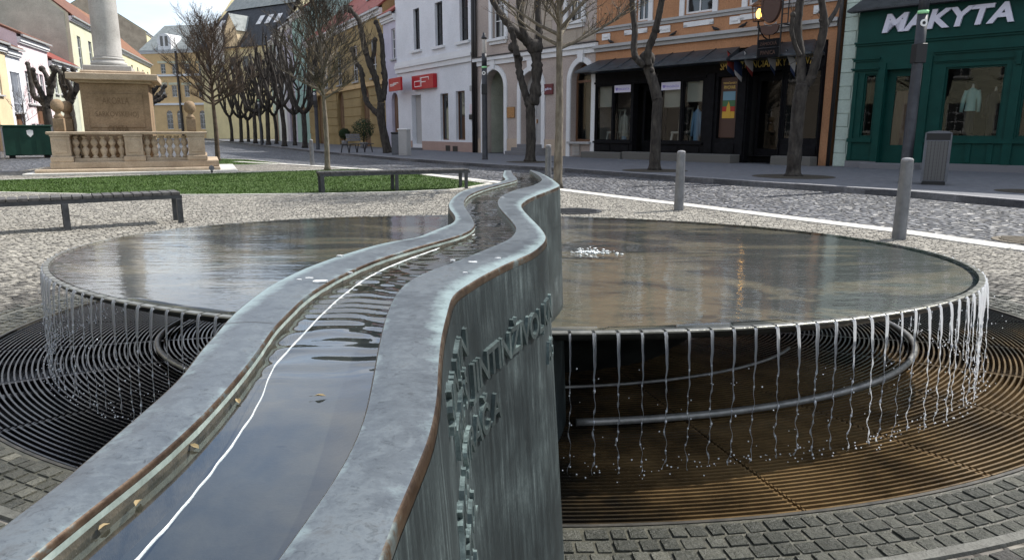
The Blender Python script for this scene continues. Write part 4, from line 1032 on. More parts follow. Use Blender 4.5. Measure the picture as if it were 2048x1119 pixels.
m = MB(FM); s, z = FM.sz(1806, 230, -.5); m.grid([[(s + q*(1+.5*(1-t)) + .02*math.sin(q*40), -.5 + .05*math.cos(q*60), GZ+.35 + (2.0)*t) for q in (-.22, -.14, -.07, 0, .07, .14, .22)] for t in (0, .3, .6, .85, 1)], True)
tag(m.build('hanging_dress', MAT['cloth_tan']), 'long tan dress hanging behind the glass door of the green shop', 'dress')
m = MB(FM); m.tube([tuple(FM.o*0) + (0,)] if False else [(sM0-.12, .12, GZ), (sM0-.12, .12, 9.4)], .065, 8)
tag(m.build('drainpipe', MAT['gutter']), 'dark drainpipe between the orange house and the mint wall', 'drainpipe')
# ===== orange house with two black shop fronts
LO_ = FO.len - .2
root = empty('orange_house', tuple(FO(LO_/2, 0, 0)), 'orange house with grey cornices, black shop fronts and a dark metal awning', 'shop building')
so = lambda u, v: FO.sz(u, v)[0]
zo = lambda u, v: FO.sz(u, v)[1]
zcor = zo(1400, 75); zstr = zo(1400, 28); zaw = zo(1360, 105)
ups = []
for u0, u1, vT, vB in ((1275, 1299, -60, 31), (1372, 1428, -60, 13), (1500, 1560, -90, -8), (1610, 1655, -110, -22)):
    r = FO.rect(u0, u1, vT, vB); ups.append((r[0], r[1], zstr + .05, zstr + 1.9))
TOPO = 9.6
zsh = zo(1300, 128)             # top of the shop openings zone
shopholes = [(.05, LO_-.3, GZ, zaw - .05)]
def fn(m):
    wall_sheet(m, 0, LO_, GZ-.1, TOPO, ups + shopholes, .2)
    m.quad((0, 0, 0), (0, 0, TOPO), (0, -9, TOPO), (0, -9, 0)); m.quad((LO_, 0, 0), (LO_, -9, 0), (LO_, -9, TOPO), (LO_, 0, TOPO)); m.quad((LO_, -9, 0), (0, -9, 0), (0, -9, TOPO), (LO_, -9, TOPO))
part(FO, root, 'wall', 'plaster_orange', fn)
part(FO, root, 'roof', 'roof_red', lambda m: (m.quad((0, .5, TOPO), (LO_, .5, TOPO), (LO_, -4.5, TOPO+2.5), (0, -4.5, TOPO+2.5)), m.quad((0, -9.5, TOPO), (LO_, -9.5, TOPO), (LO_, -4.5, TOPO+2.5), (0, -4.5, TOPO+2.5)), m.quad((0, .5, TOPO-.02), (LO_, .5, TOPO-.02), (LO_, -9.5, TOPO-.02), (0, -9.5, TOPO-.02))))
def fn(m):
    mould(m, .0, LO_-.02, zcor+.12, .26, 0, .22); mould(m, .0, LO_-.02, zstr, .2, 0, .12)
part(FO, root, 'cornice', 'trim_grey', fn)
zb = zcor + .35; ztp = zstr - .24
for u0, u1 in ((1250, 1296), (1368, 1428), (1480, 1540)):
    def fn(m):
        a, b = so(u0, 60), so(u1, 40); m.box(a, b, .002, .05, ztp-.18, ztp); m.box(a, a+.16, .002, .05, zb+.15, ztp-.182); m.box(b-.16, b, .002, .05, zb+.15, ztp-.182)
    part(FO, root, 'window_apron', 'trim_white', fn)
for u0, u1 in ((1206, 1222), (1321, 1342), (1460, 1482), (1626, 1642)):
    def fn(m):
        zb = zcor + .22; ztp = zstr - .24; a, b = so(u0, 50), so(u1, 40); m.box(a, b, .002, .05, zb+.1, ztp-.02); m.box(a+.08, b-.08, .052, .08, zb+.2, ztp-.12)
    part(FO, root, 'panel', 'trim_white', fn)
for h in ups: window(FO, root, h, 'trim_white', 'glass_dark', 2, 2, .14, .08)
for h in ups: part(FO, root, 'window_surround', 'trim_white', lambda m: (m.box(h[0]-.22, h[0]-.01, .003, .06, zstr+.01, h[3]+.2), m.box(h[1]+.01, h[1]+.22, .003, .06, zstr+.01, h[3]+.2), m.box(h[0]-.01, h[1]+.01, .003, .06, h[3]+.01, h[3]+.2)))
# dark metal awning in two runs
sm = so(1483, 115)
def aw(m, a, b, hipl, hipr):
    zt = zaw; zb = zaw - .48; o = 1.0
    m.quad((a - hipl, o, zb), (b + hipr, o, zb), (b, .0, zt), (a, .0, zt)); m.box(a-hipl, b+hipr, .06, o, zb-.07, zb-.001)
    i = [m.P(p) for p in ((a-hipl, o, zb), (a, 0, zt), (a - hipl, 0, zb))]; m.face(i); i = [m.P(p) for p in ((b+hipr, o, zb), (b + hipr, 0, zb), (b, 0, zt))]; m.face(i)
    k = int((b-a)/.9)
    for q in range(1, k):
        s = a + (b-a)*q/k; m.tube([(s, 0, zt+.012), (s, o, zb+.012)], .018, 4)
part(FO, root, 'awning', 'awning_metal', lambda m: (aw(m, .15, sm - .1, .45, .12), aw(m, sm + .4, LO_ - .75, .22, .4)))
# shop front (clothes shop) and pub front
rW = [FO.rect(1193, 1225, 174, 282), FO.rect(1228, 1263, 171, 282), FO.rect(1321, 1362, 163, 283), FO.rect(1366, 1406, 161, 283)]
zsl = rW[2][2]; ztp = rW[2][3]
rW = [(r[0], r[1], zsl, ztp) for r in rW]; rD = FO.rect(1268, 1318, 168, 305); rD = (rW[1][1] + .12, rW[2][0] - .12, GZ + .25, ztp)
pP = FO.rect(1436, 1474, 160, 277); pP = (pP[0], pP[1], pP[2], ztp + .05); pD = FO.rect(1494, 1560, 150, 328); pD = (pD[0], pD[1], GZ, ztp + .15); pW = FO.rect(1568, 1640, 150, 280); pW = (pW[0], pW[1], pW[2], ztp + .1)
a0, b0 = .06, LO_ - .32
def fn(m):
    wall_sheet(m, a0, b0, GZ, zaw - .1, rW + [rD, pP, pD, pW], .3, .06)
    m.quad((a0, .06, GZ), (a0, .06, zaw-.1), (a0, -.2, zaw-.1), (a0, -.2, GZ)); m.quad((b0, .06, GZ), (b0, -.2, GZ), (b0, -.2, zaw-.1), (b0, .06, zaw-.1))
sf = part(FO, root, 'shop_front', 'shop_black', fn)
def fn(m):
    for r in rW: m.box(r[0]+.05, r[1]-.05, .062, .085, GZ+.3, zsl-.14, .01)
    m.box(a0-.02, rD[0]-.02, .062, .14, zsl-.1, zsl-.02); m.box(rD[1]+.02, rW[3][1]+.1, .062, .14, zsl-.1, zsl-.02)
    m.box(a0, rW[3][1]+.15, .062, .13, ztp+.06, ztp+.14)
    for a, b in ((rW[3][1]+.2, pP[0]-.12), (pP[1]+.1, pD[0]-.05), (pD[1]+.05, pW[0]-.04), (pW[1]+.06, b0-.02)): m.box(a, b, .062, .14, GZ+.25, ztp+.2, .012)
    m.box(pP[0], pP[1], .062, .09, GZ+.3, pP[2]-.16, .01); m.box(pW[0], pW[1], .062, .09, GZ+.3, pW[2]-.16, .01)
part(FO, root, 'panelling', 'shop_black', fn)
for r in rW: window(FO, root, r, 'shop_black', 'shop_glass', 1, 1, .1, .05, 'shop_window', .06)
window(FO, root, pW, 'shop_black', 'shop_glass', 1, 1, .1, .06, 'shop_window', .06)
for r, nm in ((rD, 'door'), (pD, 'door')):
    d_ = part(FO, root, nm, 'shop_black', lambda m: (m.box(r[0]+.02, r[0]+.14, -.62, -.56, r[2], r[3]), m.box(r[1]-.14, r[1]-.02, -.62, -.56, r[2], r[3]), m.box(r[0]+.14, r[1]-.14, -.62, -.56, r[2], r[2]+.5), m.box(r[0]+.14, r[1]-.14, -.62, -.56, r[3]-.3, r[3])))
    part(FO, root, 'pane', 'shop_glass', lambda m: m.quad((r[0]+.14, -.59, r[2]+.5), (r[1]-.14, -.59, r[2]+.5), (r[1]-.14, -.59, r[3]-.3), (r[0]+.14, -.59, r[3]-.3)), d_)
part(FO, root, 'interior', 'interior', lambda m: (m.quad((a0+.05, -2.6, 0), (b0-.05, -2.6, 0), (b0-.05, -2.6, zaw), (a0+.05, -2.6, zaw)), m.quad((a0+.05, -.25, GZ+.25), (b0-.05, -.25, GZ+.25), (b0-.05, -2.6, GZ+.25), (a0+.05, -2.6, GZ+.25)), m.quad((a0+.05, -.25, ztp+.3), (b0-.05, -.25, ztp+.3), (b0-.05, -2.6, ztp+.3), (a0+.05, -2.6, ztp+.3)), m.box(rW[3][1]+.1, rW[3][1]+.2, -2.6, -.25, GZ, 3.2), m.box(pD[0]-.2, pD[0]-.1, -2.6, -.25, GZ, 3.2), m.box(pD[1]+.1, pD[1]+.2, -2.6, -.25, GZ, 3.2), m.quad((pP[0]-.1, -.26, GZ), (pP[1]+.1, -.26, GZ), (pP[1]+.1, -.26, 3.6), (pP[0]-.1, -.26, 3.6))))
# half drawn cream blinds behind the clothes shop glass
for i, (r, fr_) in enumerate(((rW[0], .38), (rW[2], .42), (rW[3], .34))):
    bl = part(FO, root, 'blind', 'blind_cream', lambda m: (m.box(r[0]+.06, r[1]-.06, -.16, -.14, r[3]-(r[3]-r[2])*fr_, r[3]-.04), m.tube([(r[0]+.06, -.15, r[3]-(r[3]-r[2])*fr_), (r[1]-.06, -.15, r[3]-(r[3]-r[2])*fr_)], .03, 6)))
for i, r in enumerate((rW[1], rW[2])):
    hh = (r[3]-r[2]); rt = empty('shop_banner', tuple(FO((r[0]+r[1])/2, .07, r[3]-hh*.13)), 'lilac MAGENTA strip banner on the black shop window %s' % ('left of the door' if i == 0 else 'beside the tree trunk'), 'banner')
    bn = part(FO, rt, 'panel', 'banner', lambda m: m.box(r[0]+.04, r[1]-.04, .05, .062, r[3]-hh*.14, r[3]-.03))
    lettering(FO, '♥MAGENTA', r[0]+.1, r[1]-.1, r[3]-hh*.11, r[3]-hh*.055, .064, .006, 'banner_text', rt, rt)
# white chair frames and clothes seen in the shop windows
for i, (r, lab) in enumerate(((rW[0], 'white wooden chair in the leftmost black shop window'), (rW[2], 'white wooden chair in the window right of the shop door'))):
    s, n_ = (r[0]+r[1])/2, -.75; rt = empty('shop_chair', tuple(FO(s, n_, GZ+.27)), lab, 'chair'); w_ = (r[1]-r[0])*.33; zb = GZ + .27
    part(FO, rt, 'seat', 'skin_dummy', lambda m: m.box(s-w_, s+w_, n_-.25, n_+.25, zb+.75, zb+.84, .02))
    for sg in (-1, 1):
        part(FO, rt, 'leg', 'skin_dummy', lambda m: m.tube([(s+sg*w_*1.15, n_+.28, zb), (s+sg*w_*.85, n_+.2, zb+.75)], [.06, .045], 8)); part(FO, rt, 'leg', 'skin_dummy', lambda m: m.tube([(s+sg*w_*1.05, n_-.28, zb), (s+sg*w_*.85, n_-.2, zb+.75)], [.05, .045], 8))
    part(FO, rt, 'backrest', 'skin_dummy', lambda m: ([m.tube([(s+q*w_, n_-.22, zb+.84), (s+q*w_*1.1, n_-.3, zb+1.75)], .035, 6) for q in (-.85, 0, .85)], m.tube([(s-w_, n_-.3, zb+1.75), (s+w_, n_-.3, zb+1.75)], .045, 6)))
garment(FO, 1396, 218, 270, -.4, 'pale blue garment on a stand in the rightmost clothes shop window', 'mannequin', 'mannequin', ('cloth_blue', 'cloth_blue', 'skin_dummy'), .28)
garment(FO, 1250, 228, 272, -.5, 'mannequin in grey white clothes behind the window under the left lilac banner', 'mannequin', 'mannequin', ('blind_cream', 'cloth_blue', 'skin_dummy'), .26)
# painted pub board
rt = empty('pub_board', tuple(FO((pP[0]+pP[1])/2, 0, pP[2])), 'tall painted board with town, red and gold bands left of the dark pub door', 'painted board')
hh = pP[3]-pP[2]
bd = part(FO, rt, 'panel', 'board_brown', lambda m: m.box(pP[0]+.03, pP[1]-.03, -.12, -.08, pP[2]+.03, pP[3]-.03))
for mt, f0, f1, nm in (('poster_sky', .62, .76, 'sky_band'), ('poster_green', .52, .618, 'green_band'), ('poster_red', .44, .518, 'red_band'), ('poster_gold', .33, .438, 'gold_band')):
    part(FO, rt, nm, mt, lambda m: m.box(pP[0]+.14, pP[1]-.14, -.078, -.066, pP[2]+hh*f0, pP[2]+hh*f1))
part(FO, rt, 'painted_tower', 'poster_gold', lambda m: (m.prism([((pP[0]+pP[1])/2-.1, pP[2]+hh*.36), ((pP[0]+pP[1])/2+.1, pP[2]+hh*.36), ((pP[0]+pP[1])/2+.07, pP[2]+hh*.52), ((pP[0]+pP[1])/2, pP[2]+hh*.6), ((pP[0]+pP[1])/2-.07, pP[2]+hh*.52)], -.064, -.055, 1)))
lettering(FO, 'TRENČIANSKY', pP[0]+.12, pP[1]-.12, pP[2]+hh*.88, pP[2]+hh*.92, -.078, .008, 'letter_gold', rt, rt)
lettering(FO, 'PIVOVAR', pP[0]+.16, pP[1]-.16, pP[2]+hh*.80, pP[2]+hh*.855, -.078, .008, 'letter_gold', rt, rt)
zl = ztp + .28
a, b = pP[0], pW[1]
lettering(FO, 'SPOLOK', a+.05, pP[1]+.15, zl, zl+.26, .062, .02, 'letter_gold', root, root, 'pub_lettering')
lettering(FO, 'TRENČIANSKY', pD[0]-.35, pD[1]+.12, zl, zl+.34, .062, .02, 'letter_gold', root, root, 'pub_lettering')
lettering(FO, 'PIVOVAR', pW[0]+.1, pW[1]-.1, zl, zl+.26, .062, .02, 'letter_gold', root, root, 'pub_lettering')
# stone steps
for i, (a, b, z, n1) in enumerate(((a0-.25, rD[0]-.15, .26, .62), (rD[0]-.1, rD[1]+.25, .3, .55), (rD[1]+.3, pD[0]-.12, .3, .75), (pD[1]+.1, b0+.05, .3, .62))):
    part(FO, root, 'step', 'stone_step', lambda m: m.box(a, b, .142, n1, GZ-.1, GZ+z, .02))
# flags over the pub door
for i, (u, v, tl, c1, c2) in enumerate(((1462, 128, -.5, 'flag_red', 'flag_blue'), (1474, 138, .2, 'flag_blue', 'flag_white'), (1495, 128, .5, 'flag_white', 'flag_red'), (1540, 125, .6, 'flag_white', 'flag_blue'), (1580, 128, .55, 'flag_white', 'flag_blue'))):
    s, z = FO.sz(u, v, .5)
    rt = empty('pub_flag', tuple(FO(s, .15, z+.2)), ('red and blue small flag, leftmost over the pub front', 'blue folded flag with pale centre, second over the pub front', 'white and red flag just left of the pub door', 'white and blue flag hanging over the middle of the pub door', 'white and blue flag hanging right of the pub door beside a tree')[i], 'flag')
    part(FO, rt, 'flagpole', 'iron_black', lambda m: m.tube([(s, .08, z+.12), (s+.05, .85, z+.42)], .014, 6))
    def cl(m, q0, q1):
        rows = []
        for k in range(8):
            f = q0 + (q1-q0)*k/7; rows.append([(s + .02 + .10*f*tl + .06*math.sin(f*5+i)*(y_ - .2) + .25*f*(y_-.2), .15 + y_, z+.15 + .4*y_ - .62*f - .10*(y_-.35)*f) for y_ in (.02, .16, .3, .44, .58, .68)])
        m.grid(rows, True)
    part(FO, rt, 'cloth', c1, lambda m: cl(m, 0, .72)); part(FO, rt, 'hem', c2, lambda m: cl(m, .72, 1))
# wrought sign with an oval shield and a lantern beside it
s, z = FO.sz(1543, 12, 1.1); K_ = .66
rt = empty('pub_sign', tuple(FO(s, .1, z)), 'wrought iron pub sign: brown oval shield, crescent and dark hanging board', 'pub sign')
def fn(m):
    rows = [[(s + .52*K_*q*math.cos(2*math.pi*k/28), 1.1 + dy, z + .80*K_*q*math.sin(2*math.pi*k/28)) for k in range(28)] for q, dy in ((.05, .05), (.8, .05), (.84, .075), (.97, .075), (1, .03), (1, -.03), (.97, -.075), (.84, -.075), (.8, -.05), (.05, -.05))]
    m.grid(rows, False, True)
part(FO, rt, 'shield', 'board_brown', fn)
part(FO, rt, 'crescent', 'board_brown', lambda m: m.prism([(s+x*K_, z+y*K_) for x, y in ((-.5, -.95), (-.3, -.87), (-.1, -.95), (.1, -.95), (.3, -.87), (.5, -.95), (.42, -1.22), (.2, -1.36), (-.2, -1.36), (-.42, -1.22))], 1.06, 1.14, 1))
part(FO, rt, 'scroll', 'trim_grey', lambda m: [m.tube([(s + .36*K_*math.cos(R(t)), 1.1, z + K_*(-.70 - dz - .2*math.sin(R(t)))) for t in range(20, 161, 14)], .014, 6) for dz in (0, .08)])
def fn(m):
    for x in (-.6, .6): m.box(s+x*K_-.02, s+x*K_+.02, 1.08, 1.12, z-2.45*K_, z+.9 if x > 0 else z-.85*K_)
    m.box(s-.6*K_, s+.95*K_, 1.085, 1.115, z-.92*K_, z-.88*K_)
    m.tube([(s+.7*K_, 0, z+.5), (s+.7*K_, 1.1, z+.5)], .025, 6); m.tube([(s+.7*K_, 0, z-.6), (s+.7*K_, 1.1, z-.6)], .025, 6)
    for zz in (z-.3, z, z+.3, z+.6): m.box(s+.6*K_, s+.92*K_, 1.09, 1.11, zz-.012, zz+.012)
    m.box(s+.9*K_, s+.94*K_, 1.085, 1.115, z-.9*K_, z+.9)
part(FO, rt, 'bracket', 'iron_black', fn)
hb = part(FO, rt, 'hanging_board', 'shop_black', lambda m: (m.box(s-.58*K_, s+.58*K_, 1.07, 1.13, z-2.42*K_, z-1.98*K_, .01), m.box(s-.58*K_, s+.58*K_, 1.07, 1.13, z-1.94*K_, z-1.55*K_, .01), m.tube([(s, 1.1, z-1.56*K_), (s, 1.1, z-1.34*K_)], .016, 6)))
lettering(FO, 'ZÁMOCKÁ', s-.45*K_, s+.45*K_, z-1.85*K_, z-1.66*K_, 1.132, .012, 'board_brown', hb, rt); lettering(FO, 'PIVNICA', s-.4*K_, s+.4*K_, z-2.3*K_, z-2.1*K_, 1.132, .012, 'board_brown', hb, rt)
s, z = FO.sz(1518, 28, 1.0)
rt = empty('wall_lantern', tuple(FO(s, .1, z)), 'lit copper lantern glowing orange beside the oval pub shield', 'lantern')
part(FO, rt, 'housing', 'lantern_copper', lambda m: (m.lathe([(.05, z+.50), (.07, z+.42), (.22, z+.33), (.26, z+.26), (.25, z+.24), (.02, z+.235)], s, 1.0, 8, False), m.lathe([(.02, z-.25), (.19, z-.24), (.19, z-.2), (.02, z-.195)], s, 1.0, 8, False), [m.tube([(s+.24*math.cos(a_), 1+.24*math.sin(a_), z+.25), (s+.185*math.cos(a_), 1+.185*math.sin(a_), z-.22)], .012, 4) for a_ in [math.pi*k/4 for k in range(8)]]))
part(FO, rt, 'glow', 'lamp_glow', lambda m: m.lathe([(.03, z-.15), (.09, z-.08), (.10, z+.05), (.03, z+.16)], s, 1.0, 10))
part(FO, rt, 'bracket', 'iron_black', lambda m: (m.tube([(s, 1, z-.25), (s, 1, z-.42), (s, .6, z-.7), (s, 0, z-.85)], [.03, .03, .025, .03], 6), m.tube([(s, 1, z-.42), (s, .8, z-.5)], .04, 6)))
# pigeons on the cornice
pm = None
for i, (u, v, lab) in enumerate(((1222, 84, 'dark pigeon on the orange house cornice, furthest left'), (1346, 68, 'dark pigeon on the cornice between the two stems of a pavement tree'), (1432, 55, 'dark pigeon on the cornice under the white apron'), (1486, 48, 'dark pigeon on the cornice nearest the lantern'))):
    s, _ = FO.sz(u, v, .12); z = zcor + .121
    if pm is None:
        m = MB(); m.tube([(-.17, 0, .05), (-.10, 0, .07), (0, 0, .10), (.08, 0, .12), (.12, 0, .165), (.15, 0, .185), (.19, 0, .175)], [.012, .035, .058, .05, .028, .027, .006], 8); m.tube([(.01, .02, 0), (.02, .02, .06)], .006, 4); m.tube([(.01, -.02, 0), (.02, -.02, .06)], .006, 4)
        pm = m.build('pigeon', MAT['black'])
        o = pm
    else: o = pm.copy(); COL.objects.link(o)
    o.location = FO(s, .13, z); o.rotation_euler = (0, 0, FO.rot() + (0 if i % 2 else math.pi)); o.scale = (1.0,)*3; tag(o, lab, 'pigeon', 'pigeons on the cornice')
# ===== beige house
LB = FB.len; TOPB = 11.5
zcB = FB.sz(1070, 101)[1]
sb = lambda u, v: FB.sz(u, v)[0]
passage = FB.rect(972, 1008, 154, 306); passage = (passage[0]-.15, passage[1]+.05, GZ, passage[3]+.35); passage += ((passage[1]-passage[0])/2,)
d2 = FB.rect(1042, 1084, 147, 288); d2 = (d2[0], d2[1], GZ+.5, d2[3]+.1); d2 += ((d2[1]-d2[0])/2,)
w3 = FB.rect(1142, 1184, 130, 283); w3 = (w3[0], w3[1], w3[2], w3[3]+.1); w3 += ((w3[1]-w3[0])/2*1.15,)
upB = []
for u0, u1, vB in ((985, 1010, 76), (1137, 1165, 42)): r = FB.rect(u0, u1, -60, vB); upB.append((r[0], r[1], r[2], r[2] + 2.4))
root = empty('beige_house', tuple(FB(LB/2, 0, 0)), 'beige plastered house with white arched ground floor openings and a heavy string course', 'house')
def fn(m):
    wall_sheet(m, 0, LB-.02, GZ-.1, zcB, [passage, d2, w3], .45); wall_sheet(m, 0, LB-.02, zcB, TOPB, upB, .25)
    m.quad((0, 0, 0), (0, 0, TOPB), (0, -9, TOPB), (0, -9, 0)); m.quad((LB-.02, 0, 0), (LB-.02, -9, 0), (LB-.02, -9, TOPB), (LB-.02, 0, TOPB)); m.quad((LB-.02, -9, 0), (0, -9, 0), (0, -9, TOPB), (LB-.02, -9, TOPB))
part(FB, root, 'wall', 'plaster_pinkish', fn)
part(FB, root, 'roof', 'roof_red', lambda m: (m.quad((0, .5, TOPB), (LB, .5, TOPB), (LB, -4.5, TOPB+2.5), (0, -4.5, TOPB+2.5)), m.quad((0, -9.5, TOPB), (LB, -9.5, TOPB), (LB, -4.5, TOPB+2.5), (0, -4.5, TOPB+2.5)), m.quad((0, .5, TOPB-.02), (LB, .5, TOPB-.02), (LB, -9.5, TOPB-.02), (0, -9.5, TOPB-.02))))
part(FB, root, 'string_course', 'trim_white', lambda m: (m.box(-.05, LB+.1, .002, .10, zcB-.42, zcB-.2), m.box(-.08, LB+.14, .003, .2, zcB-.198, zcB-.03)))
part(FB, root, 'lead_flashing', 'gutter', lambda m: m.box(-.08, LB+.14, .002, .24, zcB-.028, zcB+.03))
def fn(m):
    z = zcB + .1; k = 0
    while z < TOPB - .3:
        h = .55; x = .03 + (.5 if k % 2 else 0)
        while x < LB - .1:
            x1 = min(x + 1.1, LB-.05)
            if not any(hh[0]-.35 < x1 and hh[1]+.35 > x and hh[2]-.3 < z+h and hh[3]+.3 > z for hh in upB): m.box(x+.01, x1-.01, .002, .02, z+.01, z+h-.01)
            x = x1
        z += h; k += 1
part(FB, root, 'ashlar_panel', 'plaster_beige', fn)
def archi(m, h, wd, th):
    a, b, c, d, rise = h; zs = d - rise
    m.box(a-wd, a-.002, .002, th, GZ, zs); m.box(b+.002, b+wd, .002, th, GZ, zs)
    ap, aq = arch_pts(a-.002, b+.002, zs, d+.002, 16), arch_pts(a-wd, b+wd, zs, d+wd, 16)
    for k in range(16):
        m.quad((ap[k][0], th, ap[k][1]), (ap[k+1][0], th, ap[k+1][1]), (aq[k+1][0], th, aq[k+1][1]), (aq[k][0], th, aq[k][1])); m.quad((aq[k][0], 0, aq[k][1]), (aq[k][0], th, aq[k][1]), (aq[k+1][0], th, aq[k+1][1]), (aq[k+1][0], 0, aq[k+1][1])); m.quad((ap[k][0], 0, ap[k][1]), (ap[k+1][0], 0, ap[k+1][1]), (ap[k+1][0], th, ap[k+1][1]), (ap[k][0], th, ap[k][1]))
    c_ = (a+b)/2; m.prism([(c_-.14, d+.01), (c_+.14, d+.01), (c_+.2, d+wd+.25), (c_-.2, d+wd+.25)], .002, th+.08, 1)
for h in (passage, d2, w3): part(FB, root, 'arch_moulding', 'trim_white', lambda m: archi(m, h, .24, .07))
part(FB, root, 'plinth', 'plinth_sand', lambda m: [m.box(a, b, .002, .05, GZ-.05, GZ+.75) for a, b in ((.05, passage[0]-.26), (passage[1]+.26, d2[0]-.26), (d2[1]+.26, w3[0]-.26), (w3[1]+.26, LB-.06)) if b - a > .05])
w_ = window(FB, root, w3, 'timber_brown', 'shop_glass', 1, 1, .38, .1, 'arched_window'); part(FB, root, 'sill', 'trim_grey', lambda m: m.box(w3[0]-.05, w3[1]+.05, .052, .2, w3[2]-.1, w3[2]-.01), w_)
part(FB, root, 'display_backdrop', 'blind_cream', lambda m: (m.quad((w3[0]-.3, -1.2, GZ), (w3[1]+.3, -1.2, GZ), (w3[1]+.3, -1.2, w3[3]+.3), (w3[0]-.3, -1.2, w3[3]+.3))))
dm = door(FB, root, d2, 'trim_grey', .4)
part(FB, root, 'passage_lining', 'plaster_grey', lambda m: (m.quad((passage[0]-.02, -.45, GZ), (passage[0]-.02, -.45, passage[3]), (passage[0]-.02, -5, passage[3]), (passage[0]-.02, -5, GZ)), m.quad((passage[1]+.02, -.45, GZ), (passage[1]+.02, -5, GZ), (passage[1]+.02, -5, passage[3]), (passage[1]+.02, -.45, passage[3])), m.quad((passage[0], -5, GZ), (passage[1], -5, GZ), (passage[1], -5, passage[3]), (passage[0], -5, passage[3])), m.quad((passage[0], -.4, passage[3]+.01), (passage[1], -.4, passage[3]+.01), (passage[1], -5, passage[3]+.01), (passage[0], -5, passage[3]+.01))))
for k, (e, z) in enumerate(((.55, .17), (.3, .34), (.05, .5))):
    part(FB, root, 'step', 'stone_grey', lambda m: m.prism([((d2[0]+d2[1])/2 + (d2[1]-d2[0]+2*e)/2*math.cos(R(t))*1.05, .06 + (.35 + e*1.4)*math.sin(R(t))) for t in range(0, 181, 15)], GZ + z - .17 if k else GZ-.05, GZ + z))
for h in upB:
    w_ = window(FB, root, h, 'trim_white', 'glass_dark', 2, 3, .2, .07); part(FB, root, 'sill', 'trim_white', lambda m: (m.box(h[0]-.25, h[1]+.25, .022, .2, h[2]-.14, h[2]-.02), m.box(h[0]-.18, h[1]+.18, .022, .1, h[2]-.3, h[2]-.142)), w_)
    part(FB, root, 'window_surround', 'trim_white', lambda m: (m.box(h[0]-.24, h[0]-.01, .002, .08, h[2], h[3]+.2), m.box(h[1]+.01, h[1]+.24, .002, .08, h[2], h[3]+.2), m.box(h[0]-.01, h[1]+.01, .002, .08, h[3]+.01, h[3]+.2)))
part(FB, root, 'vent', 'gutter_grey', lambda m: (lambda r: [m.box(r[0], r[1], .052, .075, r[2] + (r[3]-r[2])*k/8, r[2] + (r[3]-r[2])*(k+.55)/8) for k in range(8)])(FB.rect(1147, 1161, 288, 311)))
def sign(fc, u0, u1, vT, vB, n0, th, name, label, cat, mat, text=None, tmat='white_paint', shear=0, tz=(.2, .8), tx=(.12, .88), bev=.01):
    r = fc.rect(u0, u1, vT, vB, n0); rt = empty(name, tuple(fc((r[0]+r[1])/2, 0, r[2])), label, cat)
    pn = part(fc, rt, 'panel', mat, lambda m: m.box(r[0], r[1], n0, n0+th, r[2], r[3], bev))
    if text: lettering(fc, text, r[0]+(r[1]-r[0])*tx[0], r[0]+(r[1]-r[0])*tx[1], r[2]+(r[3]-r[2])*tz[0], r[2]+(r[3]-r[2])*tz[1], n0+th+.001, .02, tmat, rt, rt, shear=shear)
    return rt, r
def df_mark(fc, rt, r, n=.26, vs=1.0):    # thin angular d and F joined back to back
    W, Hh = r[1]-r[0], r[3]-r[2]; t = Hh*.055; cz = (r[2]+r[3])/2
    X = lambda q: r[0] + W*q
    Zz = lambda q: cz + (q-.5)*Hh*vs
    def fn(m):
        k = 0
        for a, b, c, d in ((.14, .42, .2, .2), (.14, .42, .58, .58), (.46, .66, .5, .5), (.46, .80, .8, .8)): m.box(X(a), X(b), n+.001, n+.012, Zz(c)-t/2, Zz(c)+t/2)
        for q, c, d in ((.14, .2, .58), (.42, .2, .84), (.46, .2, .8), (.80, .62, .8)): m.box(X(q)-t/2, X(q)+t/2, n+.0015, n+.0125, Zz(c)-t/2, Zz(d)+t/2)
    part(fc, rt, 'logo', 'white_paint', fn)
sign(FB, 1011, 1030, 214, 236, .01, .04, 'wall_plaque', 'shiny brass plaque on the beige wall right of the dark passage', 'plaque', 'brass')
sign(FB, 1090, 1107, 168, 189, .01, .06, 'shop_sign', 'dark red square sign on the beige wall left of the arched window', 'sign', 'sign_maroon', 'galéria', 'banner', tz=(.35, .65))
# ===== white house
LW = FW.len; TOPW = 12
zcW = FW.sz(870, 130)[1]
upW = [FW.rect(*q) for q in ((827, 839, 17, 100), (870, 885, 4, 92), (919, 936, -12, 82))]
lw = [FW.rect(*q) for q in ((881, 897, 187, 280), (912, 930, 182, 280))]; nw = FW.rect(824, 843, 190, 288)
root = empty('white_house', tuple(FW(LW/2, 0, 0)), 'white plastered house with narrow dark upper windows and a pink plinth', 'house')
def fn(m):
    wall_sheet(m, 0, LW, GZ-.1, TOPW, upW + lw + [nw], .3)
    m.quad((0, 0, 0), (0, 0, TOPW), (0, -9, TOPW), (0, -9, 0)); m.quad((LW, 0, 0), (LW, -9, 0), (LW, -9, TOPW), (LW, 0, TOPW)); m.quad((LW, -9, 0), (0, -9, 0), (0, -9, TOPW), (LW, -9, TOPW))
part(FW, root, 'wall', 'plaster_white', fn)
part(FW, root, 'roof', 'roof_red', lambda m: (m.quad((0, .5, TOPW), (LW, .5, TOPW), (LW, -4.5, TOPW+2.5), (0, -4.5, TOPW+2.5)), m.quad((0, -9.5, TOPW), (LW, -9.5, TOPW), (LW, -4.5, TOPW+2.5), (0, -4.5, TOPW+2.5)), m.quad((0, .5, TOPW-.02), (LW, .5, TOPW-.02), (LW, -9.5, TOPW-.02), (0, -9.5, TOPW-.02))))
part(FW, root, 'string_course', 'trim_white', lambda m: (m.box(-.02, LW-.25, .002, .12, zcW-.15, zcW+.12), m.box(-.02, LW-.25, .003, .2, zcW+.122, zcW+.3), m.box(-.02, LW-.25, .003, .14, zcW+.302, zcW+.5)))
